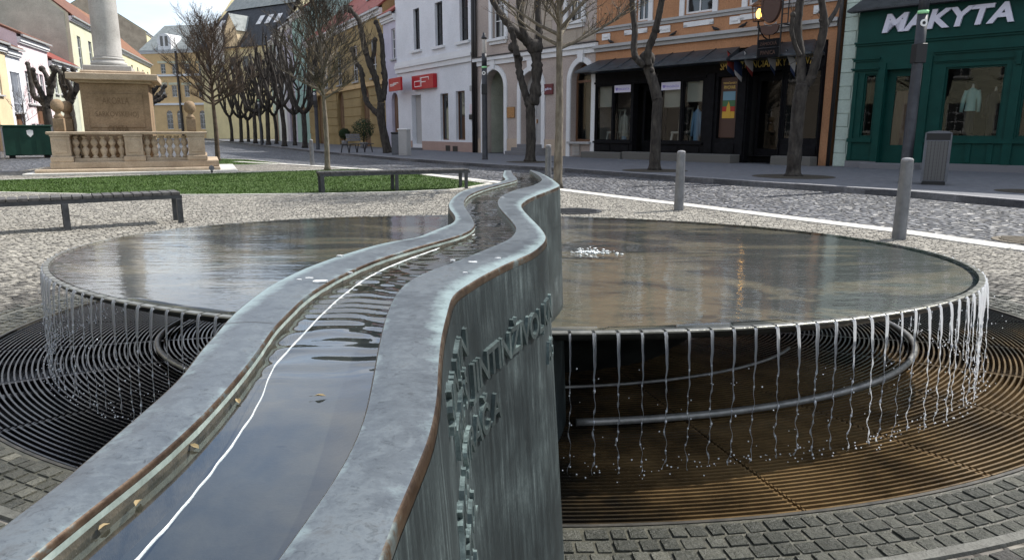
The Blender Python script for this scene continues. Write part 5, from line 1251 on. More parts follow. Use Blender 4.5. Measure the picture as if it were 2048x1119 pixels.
part(FW, root, 'plinth', 'plinth_pink', lambda m: [m.box(a, b, .002, .05, GZ-.05, FW.sz(880, 283)[1]) for a, b in ((.02, nw[0]), (nw[1]+.1, LW-.25))])
part(FW, root, 'cellar_vent', 'black', lambda m: [m.box(r[0], r[1], .052, .06, r[2], r[3]) for r in (FW.rect(893, 902, 291, 303), FW.rect(907, 917, 292, 304))])
for h in upW:
    w_ = window(FW, root, h, 'iron_black', 'glass_dark', 2, 4, .22, .06); part(FW, root, 'sill', 'trim_white', lambda m: m.box(h[0]-.35, h[1]+.25, .002, .16, h[2]-.16, h[2]-.02), w_)
for h in lw: window(FW, root, h, 'timber_brown', 'glass_dark', 1, 1, .22, .06)
part(FW, root, 'niche_back', 'trim_grey', lambda m: m.quad((nw[0], -.29, nw[2]), (nw[1], -.29, nw[2]), (nw[1], -.29, nw[3]), (nw[0], -.29, nw[3])))
part(FW, root, 'step', 'stone_grey', lambda m: m.box(.4, nw[1]+.15, .052, .8, GZ-.05, GZ+.12, .02))
_sg = sign(FW, 831, 874, 150, 178, .01, .25, 'shop_sign', 'red rectangular dF sign mounted flat on the white house', 'sign', 'sign_red')
df_mark(FW, *_sg)
m = MB(FW); m.tube([(LW-.12, .1, GZ), (LW-.12, .1, 11.8)], .11, 8); m.tube([(LW+.12, .1, GZ), (LW+.12, .1, 11.8)], .07, 8); tag(m.build('drainpipe', MAT['gutter']), 'black double drainpipe between the white house and the beige house', 'drainpipe')
sign(FW, 940, 949, 171, 182, .01, .03, 'wall_notice', 'small pale notice, upper one beside the black drainpipe', 'notice', 'trim_grey'); sign(FW, 940, 949, 208, 227, .01, .03, 'wall_notice', 'pale pinkish notice, lower one beside the black drainpipe', 'notice', 'plaster_pink'); sign(FW, 941, 947, 229, 239, .01, .1, 'letter_box', 'small black box on the white wall beside the drainpipe', 'letter box', 'black')
# ===== the far row, from the white house away down the street
def rr(u, v=200): return FR.sz(u, v)[0]
sA, sB = rr(771), 60.0
zt = 14
hs = [FR.rect(781, 793, 57, 118)]; hs = [(hs[0][0]+.2, hs[0][1]-.2, hs[0][2], hs[0][3])]
dd = FR.rect(781, 799, 185, 264); dd = (dd[0]+.3, dd[1]-.2, GZ, dd[3], .6)
rt = house(FR, sA, sB, FR.sz(785, 22)[1], 'narrow_house', 'narrow grey white house with rusticated edge between the yellow and white houses', 'plaster_lilac', 'roof_red', 3, 9, hs, doors=[dd], z0=GZ-.1)
sg, r = sign(FR, 781, 805, 156, 182, .6, .12, 'shop_sign', 'square red sign projecting over the arched door of the narrow house', 'sign', 'sign_red')
df_mark(FR, sg, r, .6 + .12, .3)
sY = rr(618)
zy = FR.sz(700, 40)[1]
hs = []
span = sA - sY
for k in range(5):
    c = sY + span*(k+.5)/5; hs.append((c-.65, c+.65, zy*.52, zy*.52 + 2.6))
ds = [(sY + span*q - 1.0, sY + span*q + 1.0, GZ, 4.4, 1.0) for q in (.18, .5, .8)]
rt = house(FR, sY, sA-.02, zy, 'yellow_house', 'yellow house with banded ground floor and red tiled roof, next to the narrow house', 'plaster_yellow', 'roof_red', 4.2, 10, hs, doors=ds, z0=GZ-.1)
def fn(m):
    z = GZ + .9
    while z < zy*.45:
        x = sY + .02
        edges = sorted([sY+.02] + [q for d in ds for q in (d[0]-.1, d[1]+.1)] + [sA-.05])
        for a, b in zip(edges[::2], edges[1::2]): m.box(a, b, .002, .06, z, z+.62)
        z += .68
part(FR, rt, 'rustication', 'plaster_yellow', fn); part(FR, rt, 'string_course', 'plaster_ochre', lambda m: m.box(sY, sA-.03, .002, .2, zy*.46, zy*.46+.3))
part(FR, rt, 'skylight', 'glass_dark', lambda m: [m.box(sY+span*q, sY+span*q+.9, -2.6, -1.6, zy+1.6, zy+2.3) for q in (.3, .62)])
u_edges = [618, 592, 572, 556, 545]
cols = [('plaster_teal', 'pale teal house beyond the yellow house, first down the row'), ('plaster_lilac', 'lilac grey house, second beyond the yellow house'), ('plaster_white', 'white gabled house, third beyond the yellow house'), ('plaster_mint', 'pale green house, fourth beyond the yellow house'), ('plaster_pink', 'pinkish house, fifth beyond the yellow house'), ('plaster_beige', 'beige house near the far end of the tree row'), ('plaster_white', 'white end house at the far bend of the tree row')]
sx = [rr(u) for u in u_edges]
for k in range(4):
    b_, a_ = sx[k], sx[k+1]
    ze = FR.sz(618, 8)[1] - .35*k
    wdt = b_ - a_; n_ = max(2, int(wdt/2.6)); hs = []
    for fl in range(2):
        for q in range(n_): c = a_ + wdt*(q+.5)/n_; z_ = 5.2 + fl*3.6; hs.append((c-.5, c+.5, z_, z_+2.0))
    ds = [(a_ + wdt*.5 - 1.1, a_ + wdt*.5 + 1.1, GZ, 3.6)]
    house(FR, a_+.01, b_-.01, ze, 'row_house', cols[k][1], cols[k][0], 'roof_red' if k % 2 == 0 else 'roof_brown', 3.4, 10, hs, doors=ds, z0=GZ-.1, nx=2, nz=2)
# tall house with a black mansard roof and a sunlit yellow gable rising behind the row
Fh = Fac(atY(412, 262, 110).to_2d(), atY(563, 262, 101).to_2d()); b = Fh.len
root = empty('mansard_house', tuple(Fh(b-8, -5, 0)), 'tall yellow gabled house with a black roof, skylights and an orange dormer', 'house')
zE = Fh.sz(500, 94)[1]; zR = zE + 8.5
xa, xb = 0, Fh.len
part(Fh, root, 'wall', 'plaster_lemon', lambda m: (m.box(xa, xb, -14, 0, 0, zE), [m.face([m.P((s, 0, zE)), m.P((s, -7, zR+.6)), m.P((s, -14, zE))]) for s in (xa, xb)]))
rf = part(Fh, root, 'roof', 'roof_black', lambda m: (m.quad((xa-.3, .4, zE), (xb-.25, .4, zE), (xb-.25, -4.2, zE+6.0), (xa+1.5, -4.2, zE+6.0)), m.quad((xa-.3, -14.4, zE), (xa+1.5, -7, zR), (xb-.25, -7, zR), (xb-.25, -14.4, zE)), m.face([m.P(p) for p in ((xa-.3, .4, zE), (xa+1.5, -4.2, zE+6), (xa+1.5, -7, zR), (xa-.3, -14.4, zE))])))
part(Fh, root, 'upper_roof', 'roof_grey', lambda m: m.quad((xa+1.3, -4.0, zE+6.05), (xb-.25, -4.0, zE+6.05), (xb-.25, -7, zR+.7), (xa+1.5, -7, zR+.7)))
for q in (.10, .28, .62, .73, .84): part(Fh, root, 'skylight', 'trim_white', lambda m: m.quad((xa+(xb-xa)*q, -2.05, zE+3.3), (xa+(xb-xa)*q+1.0, -2.05, zE+3.3), (xa+(xb-xa)*q+1.0, -3.05, zE+4.6), (xa+(xb-xa)*q, -3.05, zE+4.6)), rf)
xd = xa + (xb-xa)*.46
part(Fh, root, 'dormer', 'plaster_cream', lambda m: (m.box(xd-1.3, xd+1.3, -4, .2, zE-.1, zE+2.4), m.face([m.P((xd-1.3, .2, zE+2.4)), m.P((xd+1.3, .2, zE+2.4)), m.P((xd, .2, zE+4.6))])))
part(Fh, root, 'dormer_roof', 'roof_grey', lambda m: (m.quad((xd+1.5, .3, zE+2.35), (xd, .3, zE+4.75), (xd, -4, zE+4.75), (xd+1.5, -4, zE+2.35)), m.quad((xd-1.5, .3, zE+2.35), (xd, .3, zE+4.75), (xd, -4, zE+4.75), (xd-1.5, -4, zE+2.35))))
part(Fh, root, 'chimney', 'trim_white', lambda m: m.box(xa+(xb-xa)*.27, xa+(xb-xa)*.27+1.6, .3, 1.6, zE-2.2, zE+3.0))
for k in range(5):
    h = (xa+1.5+(xb-xa-3)*k/5, xa+2.7+(xb-xa-3)*k/5, zE-3.2, zE-1.2); part(Fh, root, 'window', 'glass_dark', lambda m: m.box(h[0], h[1], .01, .05, h[2], h[3]))
# ===== building closing the street
E0, E1 = atY(296, 262, 134), atY(520, 262, 128)
FE = Fac(E0.to_2d(), E1.to_2d())
zE = FE.sz(380, 98)[1]
r0, r1 = 0, FE.len
hs = []
for u in (326, 349, 374, 402, 428, 452): 
    for vT, vB in ((128, 148), (171, 194)): hs.append(FE.rect(u-5, u+5, vT, vB))
ds = [FE.rect(u-6, u+6, 221, 258) for u in (340, 361, 406, 436)]; ds = [(d[0], d[1], d[2], d[3], (d[1]-d[0])/2) for d in ds]
rt = house(FE, r0, r1, zE, 'street_end_building', 'three storey ochre building with grey roof closing the far end of the street', 'plaster_ochre', 'roof_grey', 5, 14, hs + ds, z0=0, cat='building', sill=False)
part(FE, rt, 'string_course', 'trim_white', lambda m: [m.box(r0+.02, r1-.02, .002, .25, z, z+.35) for z in (FE.sz(380, 210)[1], FE.sz(380, 152)[1])])
part(FE, rt, 'upper_plaster', 'plaster_palegreen', lambda m: [m.box(h[0]-.5, h[1]+.5, .002, .06, h[3]+.1, h[3]+.5) for h in hs])
a, b = FE.sz(316, 80)[0], FE.sz(343, 80)[0]
dm = part(FE, rt, 'dormer', 'trim_white', lambda m: m.prism([(a, zE-.1), (b, zE-.1)] + [((a+b)/2 + (b-a)/2*math.cos(R(t)), zE + 1.5 + (b-a)/2*.9*math.sin(R(t))) for t in range(0, 181, 20)], -4, .25, 1))
part(FE, rt, 'dormer_window', 'glass_dark', lambda m: [m.box((a+b)/2 + q - .3, (a+b)/2 + q + .3, .252, .27, zE+.6, zE+2.3) for q in (-.5, .5)], dm)
part(FE, rt, 'drainpipe', 'gutter', lambda m: m.box(FE.sz(357, 150)[0]-.15, FE.sz(357, 150)[0]+.15, .07, .35, 0, zE))
# ===== the sunny row across the square
dl = R(-17.7); dL = Vector((math.sin(dl), math.cos(dl))); pL = Vector((-52.6, 110)); LP0 = pL - dL*90
FL = Fac(LP0, pL); 
def ls(u, v=200): return FL.sz(u, v)[0]
def lz(u, v): return FL.sz(u, v)[1]
def wins(a, b, rows, n_, w_, pad=.6):
    return [(a + pad + (b-a-2*pad)*(q+.5)/n_ - w_/2, a + pad + (b-a-2*pad)*(q+.5)/n_ + w_/2, z0, z1) for z0, z1 in rows for q in range(n_)]
s1_, s2_, s3_, s4_, s5_, s6_ = ls(22), ls(50), ls(106), ls(157), ls(238), ls(292)
e1 = lz(10, 87); 
house(FL, s1_-14, s1_, e1, 'cream_house', 'cream orange house at the left edge with brown roof', 'plaster_cream', 'roof_brown', 1.6, 10, wins(s1_-14, s1_, [(e1-3.3, e1-1.2)], 5, 1.1), doors=[(s1_-4.5, s1_-2.5, 0, 3.0)])
e2 = lz(40, 100); house(FL, s1_+.02, s2_, e2, 'white_narrow_house', 'narrow white house with dark roof right of the cream house', 'plaster_white', 'roof_brown', 2.0, 10, wins(s1_, s2_, [(e2-4.2, e2-1.6)], 3, .8), doors=[((s1_+s2_)/2-.9, (s1_+s2_)/2+.9, 0, 3.0)])
e3 = lz(75, 82); house(FL, s2_+.02, s3_, e3, 'pink_house', 'pale pink and white house with brown tiled roof behind a pollarded tree', 'plaster_pink', 'roof_brown', 2.2, 10, wins(s2_, s3_, [(e3-4.6, e3-2.4), (e3-8.2, e3-6.0)], 5, .85), doors=[((s2_+s3_)/2-1, (s2_+s3_)/2+1, 0, 3.0)])
e4 = lz(135, 128); house(FL, s3_+.02, s4_, e4, 'red_roof_house', 'low grey house under a bright red roof', 'plaster_grey', 'roof_red', 2.7, 10, wins(s3_, s4_, [(e4-2.6, e4-1.2)], 4, .9), doors=[((s3_+s4_)/2-1, (s3_+s4_)/2+1, 0, 3.0)])
e5 = lz(190, 56); rt5 = house(FL, s4_+.02, s5_, e5, 'tall_gabled_house', 'tall pale green house with a blank grey gable and crumbling brick top', 'plaster_palegreen', 'roof_brown', 6.4, 15, wins(s4_, s5_, [(e5-4.4, e5-1.6), (e5-8.6, e5-6.2)], 4, 1.2), doors=[((s4_+s5_)/2-1.2, (s4_+s5_)/2+1.2, 0, 3.2)])
part(FL, rt5, 'gable_plaster', 'plaster_grey', lambda m: (m.box(s4_-.06, s4_+.015, -15, -.3, 0, e5), m.prism([(-.3, e5+.002), (-15, e5+.002), (-9.6, e5+4.6), (-5.9, e5+4.6)], s4_-.06, s4_+.015, 0)))
part(FL, rt5, 'exposed_brick', 'brick_ruin', lambda m: m.prism([(-5.9, e5+4.62), (-9.6, e5+4.62), (-7.5, e5+6.3)], s4_-.05, s4_+.016, 0))
e6 = lz(265, 108); rt6 = house(FL, s5_+.02, s6_+6, e6, 'yellow_lit_house', 'low lemon yellow house with a rusty tiled roof, right of the column', 'plaster_lemon', 'roof_rust', 5.0, 11, wins(s5_, s6_+6, [(e6-3.6, e6-1.4)], 6, 1.0), doors=[((s5_+s6_)/2+q-1, (s5_+s6_)/2+q+1, 0, 3.4) for q in (-3, 2, 7)])
Fg = Fac(FL(s5_+9, -13.0, 0).to_2d(), FL(s5_+30, -13.0, 0).to_2d())
s7a, s7b = Fg.sz(222, 60)[0], Fg.sz(303, 60)[0]
e7 = Fg.sz(290, 62)[1]; rt7 = house(Fg, Fg.sz(292, 60)[0], Fg.sz(306, 60)[0], e7, 'blank_gable_house', 'tall house with a bare beige gable and black roof edge behind the lemon house', 'plaster_lemon', 'roof_black', 8, 24, wins(Fg.sz(292, 60)[0], Fg.sz(306, 60)[0], [(e7-5.5, e7-3)], 1, 1.2, .1))
sg0 = Fg.sz(292, 60)[0]
part(Fg, rt7, 'gable_plaster', 'plaster_old', lambda m: (m.box(sg0-.06, sg0-.001, -24, -.2, 0, e7), m.prism([(-.2, e7+.002), (-24, e7+.002), (-12, e7+7.8)], sg0-.06, sg0-.001, 0)))
# two more houses of the sunny row, just outside the frame; the shop windows opposite mirror them
house(FL, s1_-34, s1_-14.02, 7.0, 'long_house', 'long beige house next along from the cream house at the left edge', 'plaster_beige', 'roof_red', 3.4, 10, wins(s1_-34, s1_-14.02, [(1.2, 3.2), (5, 7.2)], 7, 1.1))
house(FL, s1_-62, s1_-34.02, 7.5, 'pale_house', 'long pale house, last of the sunny row before the square opens', 'plaster_palegreen', 'roof_red', 3.4, 10, wins(s1_-62, s1_-34.02, [(1.2, 3.2), (5, 7.2)], 9, 1.2))
house(FM, LM+.02, LM+13, 9.0, 'grey_house', 'plain grey house standing just beyond the green shop, outside the photo', 'plaster_grey', 'roof_brown', 3, 9, [(LM+1.5+2.6*k, LM+2.7+2.6*k, z, z+1.9) for k in range(4) for z in (1.2, 5.2)])
# wooded castle hill far behind
m = MB(); rows = []
for i in range(15):
    r_ = []
    for j in range(40):
        a = 2*math.pi*j/40; q = i/14; rad = 150*(1-q)**.8; x, y = 6 + rad*math.cos(a)*1.0, 330 + rad*math.sin(a)*.7
        r_.append((x + 6*noise.noise((x*.04, y*.04, 0)), y, -2 + 150*q**.75*1.0 + 7*noise.noise((x*.05, y*.05, 3))*(q > .02)))
    rows.append(r_)
noisy('hill_wood', (.02, .026, .016), (.06, .065, .04), .12, .95, bump=.8, bscale=.6, bdist=1.5)
ix = m.grid(rows, True, True); m.face(ix[-1]); m.build('hill', MAT['hill_wood'], kind='structure')
# ================================================================== MONUMENT
FNd = Vector((.92, .39)); FN0 = at(70, 351).to_2d(); FN = Fac(FN0, FN0 + FNd*4.95); LN_ = FN.len
def nu(u, v=300, n=0): return FN.sz(u, v, n)[0]
root = empty('plague_column', tuple(FN(LN_/2, -1.6, 0)), 'sandstone memorial column on an inscribed pedestal with a balustrade and steps', 'monument')
z1 = FN.sz(250, 337)[1]; z2 = z1 + .2
part(FN, root, 'foundation', 'kerb_granite', lambda m: m.box(-.25, LN_+.5, -4.2, .3, -.05, .06, .01))
part(FN, root, 'step', 'sandstone', lambda m: m.box(0, LN_, -4.0, 0, .06, z1, .02)); part(FN, root, 'step', 'sandstone', lambda m: m.box(.35, LN_-.02, -3.8, -.33, z1, z2, .02))
nb = -.62
zr = FN.sz(250, 265, nb)[1]; piers = [nu(124, 290, nb), nu(269, 290, nb), nu(393, 290, nb)]
def pier(m, s, n, w_=.24):
    m.box(s-w_-.05, s+w_+.05, n-w_-.05, n+w_+.05, z2, z2+.16, .02); m.box(s-w_, s+w_, n-w_, n+w_, z2+.16, zr-.11, .012); m.box(s-w_*.66, s+w_*.66, n+w_, n+w_+.02, z2+.26, zr-.22, .012)
    m.box(s-w_-.02, s+w_+.02, n-w_-.02, n+w_+.02, zr-.11, zr-.06)
def baluster(m, s, n):
    h = zr - .1 - (z2+.1); q = [(.09, 0), (.09, .07), (.055, .09), (.06, .13), (.105, .30), (.11, .40), (.07, .47), (.05, .52), (.07, .56), (.115, .68), (.10, .78), (.05, .88), (.06, .91), (.085, .93), (.085, 1)]
    m.lathe([(r*.92, z2 + .1 + h*f) for r, f in q], s, n, 12)
back = -3.4
for s in piers: part(FN, root, 'pier', 'sandstone', lambda m: pier(m, s, nb))
for s in (piers[0], piers[2]):
    part(FN, root, 'pier', 'sandstone', lambda m: pier(m, s, (nb+back)/2)); part(FN, root, 'pier', 'sandstone', lambda m: pier(m, s, back))
part(FN, root, 'handrail', 'sandstone', lambda m: (m.box(piers[0]-.34, piers[2]+.34, nb-.26, nb+.26, zr-.058, zr+.03, .02), m.box(piers[0]-.26, piers[0]+.26, back-.2, nb-.262, zr-.057, zr+.028, .02), m.box(piers[2]-.26, piers[2]+.26, back-.2, nb-.262, zr-.057, zr+.028, .02), m.box(piers[0]+.27, piers[2]-.27, back-.24, back+.24, zr-.056, zr+.026, .02)))
part(FN, root, 'base_rail', 'sandstone', lambda m: (m.box(piers[0]+.3, piers[1]-.3, nb-.14, nb+.14, z2, z2+.1, .01), m.box(piers[1]+.3, piers[2]-.3, nb-.14, nb+.14, z2, z2+.1, .01)))
for a, b in ((piers[0], piers[1]), (piers[1], piers[2])):
    for k in range(6): part(FN, root, 'baluster', 'sandstone', lambda m: baluster(m, a+.24+(b-a-.48)*(k+.5)/6, nb))
for s in (piers[0], piers[2]):
    for k in range(4): part(FN, root, 'baluster', 'sandstone', lambda m: baluster(m, s, nb - .45 - .52*k))
def finial(m, s, n):
    m.box(s-.135, s+.135, n-.135, n+.135, zr+.03, zr+.42, .02); m.lathe([(.11, zr+.42), (.14, zr+.46), (.08, zr+.52), (.07, zr+.58), (.13, zr+.63), (.14, zr+.65), (.165, zr+.69), (.172, zr+.78), (.15, zr+.88), (.09, zr+.94), (.02, zr+.96)], s, n, 16)
for s, n in ((piers[0], nb), (piers[2]-.1, nb), (piers[0]+.02, (nb+back)/2)): part(FN, root, 'finial', 'sandstone_dark', lambda m: finial(m, s, n))
nd = -1.25; cs = nu(233, 215, nd); hw = (nu(301, 215, nd) - nu(165, 215, nd))/2; zc0, zc1 = FN.sz(230, 167, nd)[1], FN.sz(230, 148, nd)[1]
cn = nd - hw
part(FN, root, 'pedestal', 'sandstone_dark', lambda m: (m.box(cs-hw, cs+hw, cn-hw, nd, z2, zc0, .015), m.box(cs-hw*.8, cs+hw*.8, nd, nd+.03, z2+1.0, zc0-.3, .012)))
part(FN, root, 'cornice', 'sandstone', lambda m: (m.box(cs-hw-.1, cs+hw+.1, cn-hw-.1, nd+.1, zc0+.001, zc0+.08, .01), m.box(cs-hw-.3, cs+hw+.3, cn-hw-.3, nd+.3, zc0+.081, zc1, .02), m.box(cs-hw*.95, cs+hw*.95, cn-hw*.95, cn+hw*.95, zc1+.001, zc1+.1, .03)))
# inscription cut in five lines
zi = zc0 - .46
for k, (t, w_) in enumerate((('AKORLA', .42), ('SARKOVSKEHOJ', .66), ('COSTA', .32), ('Dankocsella', .56), ('ROKU', .36))):
    lettering(FN, t, cs-hw*w_*.95, cs+hw*w_*.95, zi - .42*k - .16, zi - .42*k + .04, nd+.03, .006, 'carved_shadow', root, root, 'inscription')
zb = zc1 + .1; cs -= .16
part(FN, root, 'column_plinth', 'column_stone', lambda m: m.box(cs-.66, cs+.66, cn-.66, cn+.66, zb, zb+.17, .02))
part(FN, root, 'column_base', 'column_stone', lambda m: m.lathe([(.44, zb+.17), (.50, zb+.2), (.52, zb+.25), (.50, zb+.3), (.44, zb+.33), (.43, zb+.36), (.45, zb+.38), (.46, zb+.41), (.42, zb+.44)], cs, cn, 40))
part(FN, root, 'column_shaft', 'column_stone', lambda m: m.lathe([(.415, zb+.44), (.395, zb+.48), (.392, zb+1.2), (.385, zb+2.4), (.372, zb+3.6), (.355, zb+5), (.34, zb+6)], cs, cn, 48))
part(FN, root, 'capital', 'column_stone', lambda m: (m.lathe([(.34, zb+6), (.38, zb+6.05), (.36, zb+6.1), (.40, zb+6.3), (.52, zb+6.6)], cs, cn, 32), m.box(cs-.55, cs+.55, cn-.55, cn+.55, zb+6.6, zb+6.75, .02)))
p = at(424, 346); root = empty('spotlight', tuple(p), 'small round grey spotlight on the grass edge at the right corner of the monument', 'spotlight')
m = MB(); m.tube([(p.x, p.y, 0), (p.x, p.y, .12)], .03, 8); m.build('foot', MAT['bench_steel'], root, world=True)
m = MB(); m.tube([(p.x+.03, p.y-.06, .15), (p.x, p.y, .15), (p.x-.03, p.y+.07, .17)], [.075, .08, .065], 12); m.build('lamp_head', MAT['bollard_steel'], root, world=True)
# ================================================================== STREET FURNITURE
def bench(P0, P1, legs, label, zt=.44, wd=.42, slat=.115):
    f = Fac(P0, P1); r = empty('bench', tuple(f(f.len/2, -wd/2, 0)), label, 'bench', 'backless slatted benches')
    part(f, r, 'frame', 'bench_steel', lambda m: (m.box(.02, f.len-.02, -.045, -.005, zt-.09, zt-.04), m.box(.02, f.len-.02, -wd+.005, -wd+.045, zt-.09, zt-.04), [m.box(s-.03, s+.03, -wd+.046, -.046, zt-.085, zt-.05) for s in legs]))
    for s in legs:
        for n in (-.02, -wd+.02): part(f, r, 'leg', 'bench_steel', lambda m: m.box(s-.035, s+.035, n-.02, n+.02, 0, zt-.091, .004))
    def fn(m):
        k = int(f.len/slat)
        for q in range(k): m.box(q*slat+.006, (q+1)*slat-.006, -wd, 0, zt-.038+rnd.uniform(-.001, .001), zt+rnd.uniform(-.0015, .0015), .004)
    part(f, r, 'seat', 'bench_slat', fn)
G2 = lambda u, v: at(u, v).to_2d()
a, b = G2(137, 463), G2(363, 448); d = (b-a).normalized()
bench(a - d*2.1, b + d*.06, [2.06 + .04, 2.1 + (b-a).length], 'long dark slatted bench between the lawn and the left rim of the basin')
a, b = G2(643, 388), G2(940, 378); bench(a - (b-a)*.01, b + (b-a)*.01, [.07, (b-a).length*.5, (b-a).length*.985], 'dark slatted bench standing against the right part of the lawn')
# bollards
bol = None
for u, v, lab in ((1357, 422, 'steel bollard at the kerb directly behind the middle of the right half of the basin'), (1797, 480, 'largest steel bollard, standing right behind the right rim of the basin'), (1096, 374, 'steel bollard partly hidden by the far end of the trough'), (625, 332, 'smallest far bollard beside the second lawn')):
    p = at(u, v)
    if bol is None:
        bol = empty('bollard', tuple(p), lab, 'bollard', 'bollards along the kerb')
        m = MB(); m.lathe([(.078, 0), (.0775, .02), (.066, .90), (.066, .905)], 0, 0, 24); m.build('post', MAT['bollard_steel'], bol)
        m = MB(); m.lathe([(.0655, .906), (.064, .93), (.052, .945), (.02, .952)], 0, 0, 24); m.build('cap', MAT['kerb_dark'], bol)
    else: dup(bol, p, 0, lab)
# lamp posts
lamp = None
for u, v, z0, lab in ((1808, 366, .12, 'dark modern lamp post with green ring in front of the green shop'), (970, 319, .12, 'slim dark lamp post with green ring between the white and beige houses'), (636, 299, .12, 'dark lamp post among the trees in front of the yellow house'), (524, 290, .12, 'farthest dark lamp post among the row of pollarded trees')):
    p = at(u, v, z0)
    if lamp is None:
        lamp = empty('street_lamp', tuple(p), lab, 'street lamp', 'street lamps along the pavement')
        def cyl(z0, z1, r0, r1, mat, nm, par=None):
            m = MB(); m.lathe([(r0, z0), (r1, z1)], 0, 0, 20); return m.build(nm, MAT[mat], lamp)
        m = MB(); m.lathe([(.125, 0), (.125, .03), (.115, .05), (.105, 2.7), (.104, 3.55)], 0, 0, 20); m.build('pole', MAT['post_paint'], lamp)
        cyl(3.55, 3.62, .109, .109, 'reflector_green', 'green_ring'); cyl(3.62, 4.1, .1, .1, 'post_paint', 'upper_pole')
        plain('lamp_glass', (.42, .40, .38), .12)
        m = MB(); m.lathe([(.085, 4.1), (.092, 4.13), (.092, 4.62), (.085, 4.65)], 0, 0, 20); m.build('lamp_glass', MAT['lamp_glass'], lamp)
        m = MB(); m.lathe([(.105, 4.65), (.105, 4.72), (.06, 4.78), (.05, 4.88), (.01, 4.9)], 0, 0, 20); m.build('cap', MAT['post_paint'], lamp)
        m = MB(); m.box(-.112, .112, -.118, .10, 2.55, 2.95, .01); m.build('control_box', MAT['black'], lamp)
        m = MB(); m.tube([(-.02, -.104, 3.36), (-.02, -.116, 3.36)], .075, 16, True, False); st = m.build('sticker', MAT['white_paint'], lamp)
        m = MB(); m.tube([(-.02, -.117, 3.36), (-.02, -.12, 3.36)], .035, 12, True, False); m.build('emblem', MAT['black'], st)
    else: dup(lamp, p, 0, lab)
# litter bin by the green shop
def perf():
    m, nt, b = nodes('perforated')
    v = coords(nt, (1, 1, 1), False); w1 = N(nt, 'ShaderNodeTexVoronoi', feature='F1', i_Scale=34.0, i_Randomness=0.0); L(nt, v, w1.inputs['Vector'])
    L(nt, ramp(nt, w1.outputs['Distance'], [(.32, .018), (.36, .088)]), b.inputs['Base Color']); b.inputs['Roughness'].default_value = .5
perf()
pa, pb, pc = at(1839, 369, .12), at(1886, 370.5, .12), at(1911, 369, .12)
fb = Fac(pa, pb); bw, bd_ = .50, .50
root = empty('litter_bin', tuple(fb(bw/2, -bd_/2, .12)), 'dark grey steel litter bin with perforated front beside the lamp post', 'litter bin')
part(fb, root, 'base', 'black', lambda m: m.box(.03, bw-.03, -bd_+.03, -.02, .12, .19))
part(fb, root, 'body', 'bin_paint', lambda m: (m.box(0, bw, -bd_, -.012, .19, 1.06, .012), m.box(0, .05, -.011, .0, .19, 1.06), m.box(bw-.05, bw, -.011, .0, .19, 1.06)))
o = part(fb, root, 'perforated_panel', 'perforated', lambda m: m.box(.051, bw-.051, -.011, -.004, .22, 1.04))
part(fb, root, 'opening', 'black', lambda m: m.box(.03, bw-.03, -.25, -.02, 1.061, 1.20))
part(fb, root, 'lid', 'bin_paint', lambda m: (m.prism([(0, 1.21), (0, 1.2), (bw, 1.2), (bw, 1.21), (bw*.85, 1.245), (bw*.5, 1.26), (bw*.15, 1.245)], -bd_, .0, 1), m.box(0, .028, -bd_, -.02, 1.061, 1.199), m.box(bw-.028, bw, -bd_, -.02, 1.061, 1.199), m.box(.03, bw-.03, -bd_, -.26, 1.061, 1.199)))
# grey cabinets by the white house
p = at(806, 311, .12); f = Fac(p.to_2d(), (p + Vector((.6, -.35, 0))).to_2d()); root = empty('utility_cabinet', tuple(p), 'pale grey metal utility cabinet at the corner of the white house', 'cabinet')
part(f, root, 'body', 'pipe_metal' if False else 'trim_grey', lambda m: m.box(-.25, .25, -.3, 0, .12, 1.3, .01)); part(f, root, 'top', 'trim_white', lambda m: m.box(-.28, .28, -.33, .03, 1.301, 1.36, .01)); part(f, root, 'door', 'trim_grey', lambda m: m.box(-.22, .22, .001, .012, .2, 1.24, .004))
p = at(794, 309, .12); root = empty('litter_bin', tuple(p), 'dark litter bin beside the pale grey cabinet', 'litter bin')
m = MB(); m.box(p.x-.22, p.x+.22, p.y-.2, p.y+.2, .12, 1.1, .02); m.build('body', MAT['bin_paint'], root, world=True); m = MB(); m.box(p.x-.24, p.x+.24, p.y-.22, p.y+.22, 1.101, 1.2, .03); m.build('lid', MAT['black'], root, world=True)
# bench with a backrest and plants before the yellow house
a, b = at(695, 306, .12), at(748, 304, .12); f = Fac(a.to_2d(), b.to_2d()); root = empty('park_bench', tuple(f(f.len/2, 0, .12)), 'park bench with a pale slatted backrest before the yellow house', 'bench')
part(f, root, 'seat', 'bench_slat', lambda m: [m.box(0, f.len, -.5+.11*k, -.41+.11*k, .55, .59, .01) for k in range(5)])
part(f, root, 'backrest', 'kerb_dark', lambda m: [m.box(f.len*.3, f.len*.8, -.6-.03*k, -.56-.03*k, .72+.13*k, .83+.13*k, .01) for k in range(3)])
for q in (.06, .35, .65, .94): part(f, root, 'leg', 'bench_steel', lambda m: m.tube([(f.len*q, 0, .12), (f.len*q, -.1, .55), (f.len*q, -.45, .55), (f.len*q, -.55, .12)], .03, 6))
noisy('evergreen_leaf', (.012, .03, .012), (.03, .06, .022), 3, .6, bump=0, world=False)
